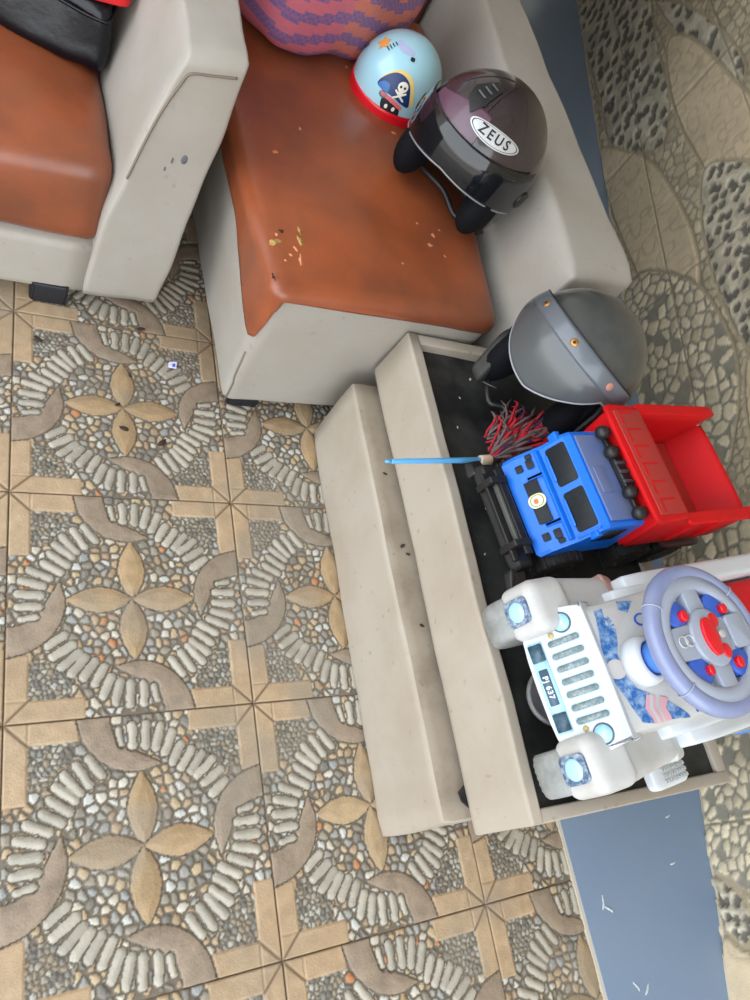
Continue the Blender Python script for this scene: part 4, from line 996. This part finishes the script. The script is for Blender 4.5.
# front: grille panel leaning back
g0, g1 = V((.020, 0, .088)), V((.068, 0, .178)); gz = (g1 - g0).normalized(); gy = V((0, -1, 0)); gn = gz.cross(gy) * -1
if gn.x > 0: gn = -gn
GL = (g1 - g0).length
def onG(bm, lift=0): return xf(bm, frame_m(g0 + gn * lift, gy, gz, gn))     # x: from the car's left to right as read, y: up the grille
gp = J_('grille_panel', onG(prism([(x, y) for x, y in catmull([(-.072, .0), (.072, .0), (.074, .028), (.098, .034), (.103, .06), (.096, GL - .006), (.084, GL), (-.084, GL), (-.096, GL - .006), (-.103, .06), (-.098, .034), (-.074, .028)], 4, True)], -.045, .004, bev=.0025)), 'white')
J_('plate_strip', onG(prism(rrect(.132, .024, .003, 3, 0, .016), .004, .0052)), 'ice', gp)
for s in (-1, 1): J_('fog_lamp', onG(prism(rrect(.026, .021, .002, 3, s * .050, .016), .0052, .0064)), 'teal_dark', gp)
J_('number_plate', onG(prism(rrect(.052, .0135, .0015, 3, 0, .0155), .0052, .0066)), mat('slate_plate', rgb(76, 98, 118), .4), gp)
tb = text_bm('PJ 637', .0115, .0003, 1.12); J_('plate_lettering', onG(xf(tb, Matrix.Translation((0, .0155, .0070)))), mat('plate_white', rgb(220, 230, 236), .4), gp)
for k in range(7):
    yy = -.0555 + .0185 * k
    sl = J_('grille_slot', onG(prism(rrect(.0092, .048, .0045, 4, yy, .060), .004, .0052)), 'slot', gp)
    J_('slot_rim', onG(tube([(x, y, .0045) for x, y in rrect(.0105, .050, .005, 4, yy, .060)], .0007, 6, True)), 'ice', sl)
for s in (-1, 1):
    hl = J_('headlight', onG(prism(circle(.0125, 28, s * .080, .066), .004, .0062)), 'lamp', gp)
    J_('headlight_ring', onG(tube([(x, y, .0055) for x, y in circle(.0135, 28, s * .080, .066)], .0014, 6, True)), 'teal_dark', hl)
    J_('indicator', onG(prism(circle(.0042, 16, s * .067, .045), .004, .0056)), 'amber', gp)
# wings with square headlamp housings
for s in (-1, 1):
    y0, y1 = sorted((s * .072, s * .154)); ym = (y0 + y1) / 2
    fw = B()
    merge(fw, hexa([(.006, y0, .078), (.070, y0, .080), (.070, y1, .080), (.006, y1, .078), (.012, y0, .148), (.085, y0, .156), (.085, y1, .150), (.014, y1, .144)], 14, (.5, .45, .45)))
    merge(fw, hexa([(.05, y0, .100), (.215, y0 + (.0 if s > 0 else .012), .098), (.215, y1 - (.012 if s > 0 else 0), .098), (.05, y1, .095), (.05, y0, .150), (.19, y0 + (0 if s > 0 else .014), .142), (.19, y1 - (.014 if s > 0 else 0), .136), (.05, y1, .144)], 12, (.25, .4, .5)))
    fo = J_('wing', fw, 'cream')
    # headlamp
    hn = V((-1, 0, .10)).normalized()
    Fm = frame_m(V((.0065, ym, .112)), V((0, -1, 0)), V((.12, 0, 1)).normalized(), V((-1, 0, .12)).normalized())
    hb = prism(rrect(.040, .044, .008, 4), -.006, .0015, bev=.001); fh = J_('headlamp', xf(hb, Fm), 'lamp_star', fo)
    J_('lens', xf(lathe([(0, .0055), (.008, .005), (.013, .0035), (.0155, .001), (.0155, 0)], 28), Fm), 'lamp', fh)
    if s > 0 or True: J_('wing_cap', hexa([(.18, y0 + .006, .098), (.222, y0 + .010, .096), (.222, y1 - .012, .096), (.18, y1 - .004, .098), (.18, y0 + .006, .140), (.212, y0 + .010, .132), (.212, y1 - .012, .128), (.18, y1 - .004, .138)], 8, .45), 'pinkish' if s > 0 else 'cream', fo)
    if s > 0: continue
    # step with tread
    ys = s * .158
    st_ = J_('foot_step', hexa([(.165, ys - .022, .074), (.245, ys - .022, .072), (.245, ys + .022, .072), (.165, ys + .022, .074), (.165, ys - .022, .096), (.245, ys - .022, .094), (.245, ys + .022, .094), (.165, ys + .022, .096)], 8, (.3, .4, .5)), 'white')
    for a in range(9):
        for b_ in range(4):
            J_('tread', box(.186 + a * .0062, .1895 + a * .0062, ys - .015 + b_ * .0085, ys - .010 + b_ * .0085, .0945, .0975, .3), mat('tread_grey', rgb(170, 172, 170), .6) if (a + b_) == 0 else bpy.data.materials['tread_grey'], st_)
# wheels, ribbed
for x in (.064, .455):
    for s in (-1, 1):
        r, w_ = .065, .062; n = 44; bm = B(); prof = []
        for q in range(15):
            tt = q / 14; prof.append((r * (.985 + .018 * (q % 2)) * (1 - .10 * (abs(tt - .5) * 2) ** 4), -w_ / 2 + w_ * tt))
        bm = lathe([(r * .55, -w_ / 2)] + prof + [(r * .55, w_ / 2)], n)
        W_ = Matrix.Translation((x, s * .113, r * 1.003)) @ Matrix.Rotation(PI / 2, 4, 'X')
        wo_ = J_('wheel', xf(bm, W_), 'grey_tyre')
        J_('hubcap', xf(lathe([(0, .5 * w_ + .006), (.012, .5 * w_ + .006), (.016, .5 * w_), (.030, .5 * w_ + .002), (.034, .5 * w_ - .004)], 24), W_ @ (Matrix.Rotation(PI, 4, 'X') if s > 0 else Matrix.Identity(4))), 'mid_blue', wo_)
J_('axle', cyl((.064, -.10, .065), (.064, .10, .065), .006), 'black_plastic'); J_('axle', cyl((.455, -.10, .062), (.455, .10, .062), .006), 'black_plastic')
# grey disc hanging below the nose
J_('front_guard', xf(lathe([(.0, .0), (.038, .0), (.045, .004), (.046, .012), (.042, .014), (.038, .008), (.0, .006)], 32, cap=False), Matrix.Translation((.078, -.010, .046)) @ Matrix.Rotation(math.radians(-16), 4, 'Y')), mat('scuffed_grey_plastic', rgb(108, 106, 106), .45, col2=rgb(70, 68, 68), noise_amt=.6, noise_scale=40))
# top deck stickers (x rear, y) draped on the bonnet
bvb = BVHTree.FromBMesh(hexa([(.055, -.098, .085), (.30, -.112, .085), (.30, .112, .085), (.055, .098, .085), (.072, -.090, .172), (.285, -.098, .215), (.285, .098, .215), (.072, .090, .172)], 16, (.12, .13, .16), {'+z': .006}))
def deck(poly, m, name, lift=.0008, parent=None):
    bm = B(); f = bm.faces.new([bm.verts.new((x, y, 0)) for x, y in poly]); bmesh.ops.triangulate(bm, faces=[f]); bmesh.ops.subdivide_edges(bm, edges=bm.edges[:], cuts=3, use_grid_fill=True)
    for v in bm.verts:
        hit = bvb.ray_cast(V((v.co.x, v.co.y, 1)), V((0, 0, -1)))[0]; v.co.z = (hit.z if hit else .2) + lift
    return J_(name, bm, m, parent)
DECK = []
silver_ = mat('silver_arrow_sticker', rgb(188, 184, 182), .4)
deck([(0.0893, 0.0817), (0.1036, 0.0827), (0.1125, 0.0531), (0.1045, 0.0295), (0.0969, 0.0139), (0.0972, -0.02), (0.1068, -0.0371), (0.1222, -0.0473), (0.1065, -0.0644), (0.117, -0.0878), (0.0955, -0.0814), (0.0873, -0.0579), (0.0774, -0.019), (0.0735, 0.0009), (0.0798, 0.0349)], 'blue_sticker', 'side_sticker')
deck([(0.1335, 0.0887), (0.1585, 0.0837), (0.1406, 0.0671), (0.1282, 0.0756)], 'blue_sticker', 'side_sticker')
deck([(0.1036, 0.0827), (0.1335, 0.0880), (0.1263, 0.074), (0.1375, 0.0657), (0.1125, 0.0482), (0.0987, 0.058)], silver_, 'arrow_sticker')
deck([(0.1462, -0.0633), (0.1715, -0.0861), (0.180, -0.094), (0.1435, -0.0885), (0.139, -0.0725)], 'blue_sticker', 'side_sticker')
deck([(0.115, -0.0480), (0.129, -0.0525), (0.1225, -0.068), (0.130, -0.0888), (0.115, -0.0878), (0.1065, -0.0644)], 'pink_sticker', 'chevron_sticker', .0016)
deck([(0.1345, -0.0545), (0.1475, -0.0605), (0.1385, -0.072), (0.1445, -0.0892), (0.134, -0.0888), (0.128, -0.070)], 'pink_sticker', 'chevron_sticker', .0016)
deck([(0.1195, -0.0492), (0.1245, -0.0508), (0.1180, -0.068), (0.1245, -0.0886), (0.119, -0.0884), (0.1125, -0.0655)], silver_, 'chevron_stripe', .0022)
deck(circle(.014, 24, .0867, -.0045), silver_, 'star_badge', .0016)
deck(circle(.013, 24, .158, .0535, .010), 'deep_blue', 'round_badge', .0012)
deck(circle(.0095, 24, .158, .0535, .007), 'silver', 'round_badge', .0018)
deck([(.175, -.062), (.262, -.066), (.262, -.090), (.19, -.090)], 'blue_sticker', 'side_sticker')
# steering column and wheel
colb = V((.130, -.004, .192))
J_('column_ring', xf(lathe([(.024, .012), (.025, .015), (.028, .016), (.034, .010), (.036, .0), (.036, -.012), (.024, -.012)], 40, closed=True), Matrix.Translation(colb) @ Matrix.Rotation(math.radians(8), 4, 'Y')), 'white')
wc = V((.149, -.004, .286)); ntilt = Matrix.Rotation(math.radians(-4.5), 4, 'Y') @ Matrix.Rotation(math.radians(0), 4, 'X')
J_('steering_column', cyl(colb - V((0, 0, .01)), wc - (ntilt @ V((0, 0, .012))), .0235, .022, 28), 'mid_blue')
SW = Matrix.Translation(wc) @ ntilt
Rw = .0905
rim = []
for k in range(72):
    a = 2 * PI * k / 72; rr = Rw
    rim.append((rr * math.cos(a) * .97, rr * math.sin(a) * 1.02, 0))
swb = tube(rim, .0125, 16, True); xf(swb, Matrix.Diagonal((1, 1, .95, 1)))
sw = J_('steering_wheel', xf(swb, SW), 'wheel_grey')
for a in (35, 145, 215, 325):
    a = math.radians(a); J_('grip_joint', xf(tube([(Rw * .97 * math.cos(a) + .0132 * math.cos(q) * math.cos(a), Rw * 1.02 * math.sin(a) + .0132 * math.cos(q) * math.sin(a), .0126 * math.sin(q)) for q in np.linspace(0, 2 * PI, 24, endpoint=False)], .0011, 6, True), SW), 'hub_grey', sw)
# hub plate with four openings around it
hub = B(); nsp = 64
outl = []
merge(hub, prism(circle(.034, 40, 0, 0, .040), -.010, .012, bev=.003))
for a0 in (0, 90, 180, 270):
    a = math.radians(a0); ca, sa = math.cos(a), math.sin(a)
    w_ = .016 if a0 in (90, 270) else .024
    q = [(.02, -w_), (.088, -w_ * .85), (.088, w_ * .85), (.02, w_)]
    merge(hub, prism([(x * ca - y * sa, x * sa + y * ca) for x, y in q], -.008, .008, bev=.002))
merge(hub, xf(lathe([(.066, -.006), (.066, .008), (.071, .011), (.086, .010), (.086, -.006)], 64, closed=True), Matrix.Identity(4)))
hb_ = J_('wheel_hub', xf(hub, SW), 'hub_grey', sw)
for a0 in (45, 135, 225, 315):
    a = math.radians(a0); cx, cy = .0535 * math.cos(a), .0535 * math.sin(a)
    cup = xf(prism(rrect(.036, .040, .0145, 5), -.010, .0065, bev=.004), Matrix.Translation((cx, cy, 0)) @ Matrix.Rotation(a, 4, 'Z'))
    J_('wheel_pocket', xf(cup, SW), 'deep_blue', sw)
red = lambda poly, z0=.011, z1=.017: xf(prism(poly, z0, z1, bev=.0015), SW)
J_('horn_button', red(circle(.013, 24, -.004, 0, .026)), 'red_gloss', hb_)
for (x, y, rx, ry) in ((.014, .020, .008, .010), (.014, -.022, .008, .010), (.044, .032, .006, .007), (-.034, .034, .0065, .008), (.030, -.040, .006, .008), (-.028, -.040, .005, .007)):
    J_('red_button', red(circle(rx, 18, x, y, ry), .006, .0145), 'red_gloss', hb_)
J_('grey_button', red(circle(.006, 18, .016, 0)), 'silver', hb_)
for x in (-.052, -.040): J_('dial', xf(tube([(a, b, .0095) for a, b in circle(.0075, 24, x, .002)], .0012, 6, True), SW), 'silver', hb_)
J_('horn_cover', xf(prism(rrect(.034, .046, .004, 4, .054, .0), .007, .0125, bev=.0015), SW), 'hub_grey', hb_)

# ============================================================ small litter
def crumb(x, y, z, r, m='debris', name='dry_leaf_bit', lab=None, cat='debris', grp=None, sd=0):
    rr = random.Random(sd); bm = B(); bmesh.ops.create_icosphere(bm, subdivisions=2, radius=1)
    for v in bm.verts: v.co = V((v.co.x * r * 1.6, v.co.y * r * .8, v.co.z * r * .35)) * (1 + .35 * noise.noise(v.co * 2 + V((sd, 0, 0))))
    xf(bm, Matrix.Rotation(rr.uniform(0, 3), 4, 'Z')); o = obj(name, bm, M[m]); o.location = (x, y, z + r * .3); prop(o, lab, cat, grp); return o
for k, (x, y, r) in enumerate([(.043, 1.137, .006), (.242, 1.203, .006), (.198, .950, .006), (.188, 1.005, .004), (.270, .925, .007), (.215, 1.08, .004)]):
    crumb(x, y, .0015, r, lab='dark dry leaf crumb on the patterned floor tiles near the chairs', grp='dry leaf crumbs on the floor', sd=k)
for k, (x, y, z, r) in enumerate([(.636, .770, .213, .003), (.640, .618, .213, .004), (.648, .602, .213, .003), (.645, .465, .213, .0035)]):
    crumb(x, y, z, r, lab='dark dirt crumb on the narrow ledge of the upturned seat', grp='dirt crumbs on the ledge', sd=20 + k)
for k, (px, py, r) in enumerate([(.735, .81, .002), (.80, .93, .0025), (.76, .88, .0018), (.79, .60, .003), (.75, .64, .0022), (.72, .55, .0018)]):
    crumb(px, py, .3385, r, 'tape', 'dust_speck', 'pale speck of dust on the black lining of the upturned seat', 'dust', 'dust specks on the black lining', sd=40 + k)
wr = thing('candy_wrapper', 'tiny crumpled lilac and white wrapper on the floor tiles between the chairs', 'wrapper', (.305, 1.115, .004))
obj('wrapper_foil', hexa([(-.009, -.006, 0), (.009, -.007, 0), (.008, .007, 0), (-.008, .006, 0), (-.010, -.006, .007), (.007, -.005, .004), (.009, .007, .009), (-.007, .006, .006)], 8, .2, None, .004, 61), M['wrapper'], wr)
obj('printed_patch', hexa([(-.004, -.004, .004), (.002, -.004, .004), (.002, .001, .006), (-.004, .001, .006), (-.004, -.004, .010), (.002, -.004, .009), (.002, .001, .011), (-.004, .001, .011)], 3, .3), M['deep_blue'], wr)
# white scuffs on the grey paint
for (x, y, L_, a) in [(1.075, -.05, .03, 1.1), (1.085, -.065, .022, 2.4), (1.125, -.21, .025, .7), (1.10, -.20, .02, 2.0), (1.30, -.02, .02, .1), (1.33, .07, .018, .2)]:
    pts = [(x + L_ * (t - .5) * math.cos(a) + .002 * math.sin(t * 5), y + L_ * (t - .5) * math.sin(a), .0048) for t in np.linspace(0, 1, 8)]
    bm = tube(pts, [.0008, .0022, .003, .0018, .003, .0016, .0022, .0006], 6); xf(bm, Matrix.Translation((0, 0, .0045)) @ Matrix.Diagonal((1, 1, .2, 1)) @ Matrix.Translation((0, 0, -.0048)))
    o = obj('trim_3', bm, M['scuff']); o['kind'] = 'structure'

# ------------------------------------------------------------ light: overcast daylight from the open side
world = bpy.data.worlds.new('world'); bpy.context.scene.world = world; world.use_nodes = True
wn_ = world.node_tree; bg = wn_.nodes['Background']
tc = wn_.nodes.new('ShaderNodeTexCoord'); sp = wn_.nodes.new('ShaderNodeSeparateXYZ'); cr = wn_.nodes.new('ShaderNodeValToRGB')
wn_.links.new(tc.outputs['Generated'], sp.inputs[0]); wn_.links.new(sp.outputs['Z'], cr.inputs['Fac']); wn_.links.new(cr.outputs['Color'], bg.inputs['Color'])
cr.color_ramp.elements[0].position = 0.0; cr.color_ramp.elements[0].color = (0.42, 0.40, 0.36, 1)
cr.color_ramp.elements[1].position = 0.06; cr.color_ramp.elements[1].color = (0.95, 0.98, 1.0, 1)
e_ = cr.color_ramp.elements.new(1.0); e_.color = (0.74, 0.86, 1.0, 1)
bg.inputs['Strength'].default_value = 4.2
sc = bpy.context.scene
sc.view_settings.view_transform = 'Standard'; sc.view_settings.look = 'None'; sc.view_settings.gamma = 1.0
sc.view_settings.use_curve_mapping = False; sc.view_settings.exposure = 0.0
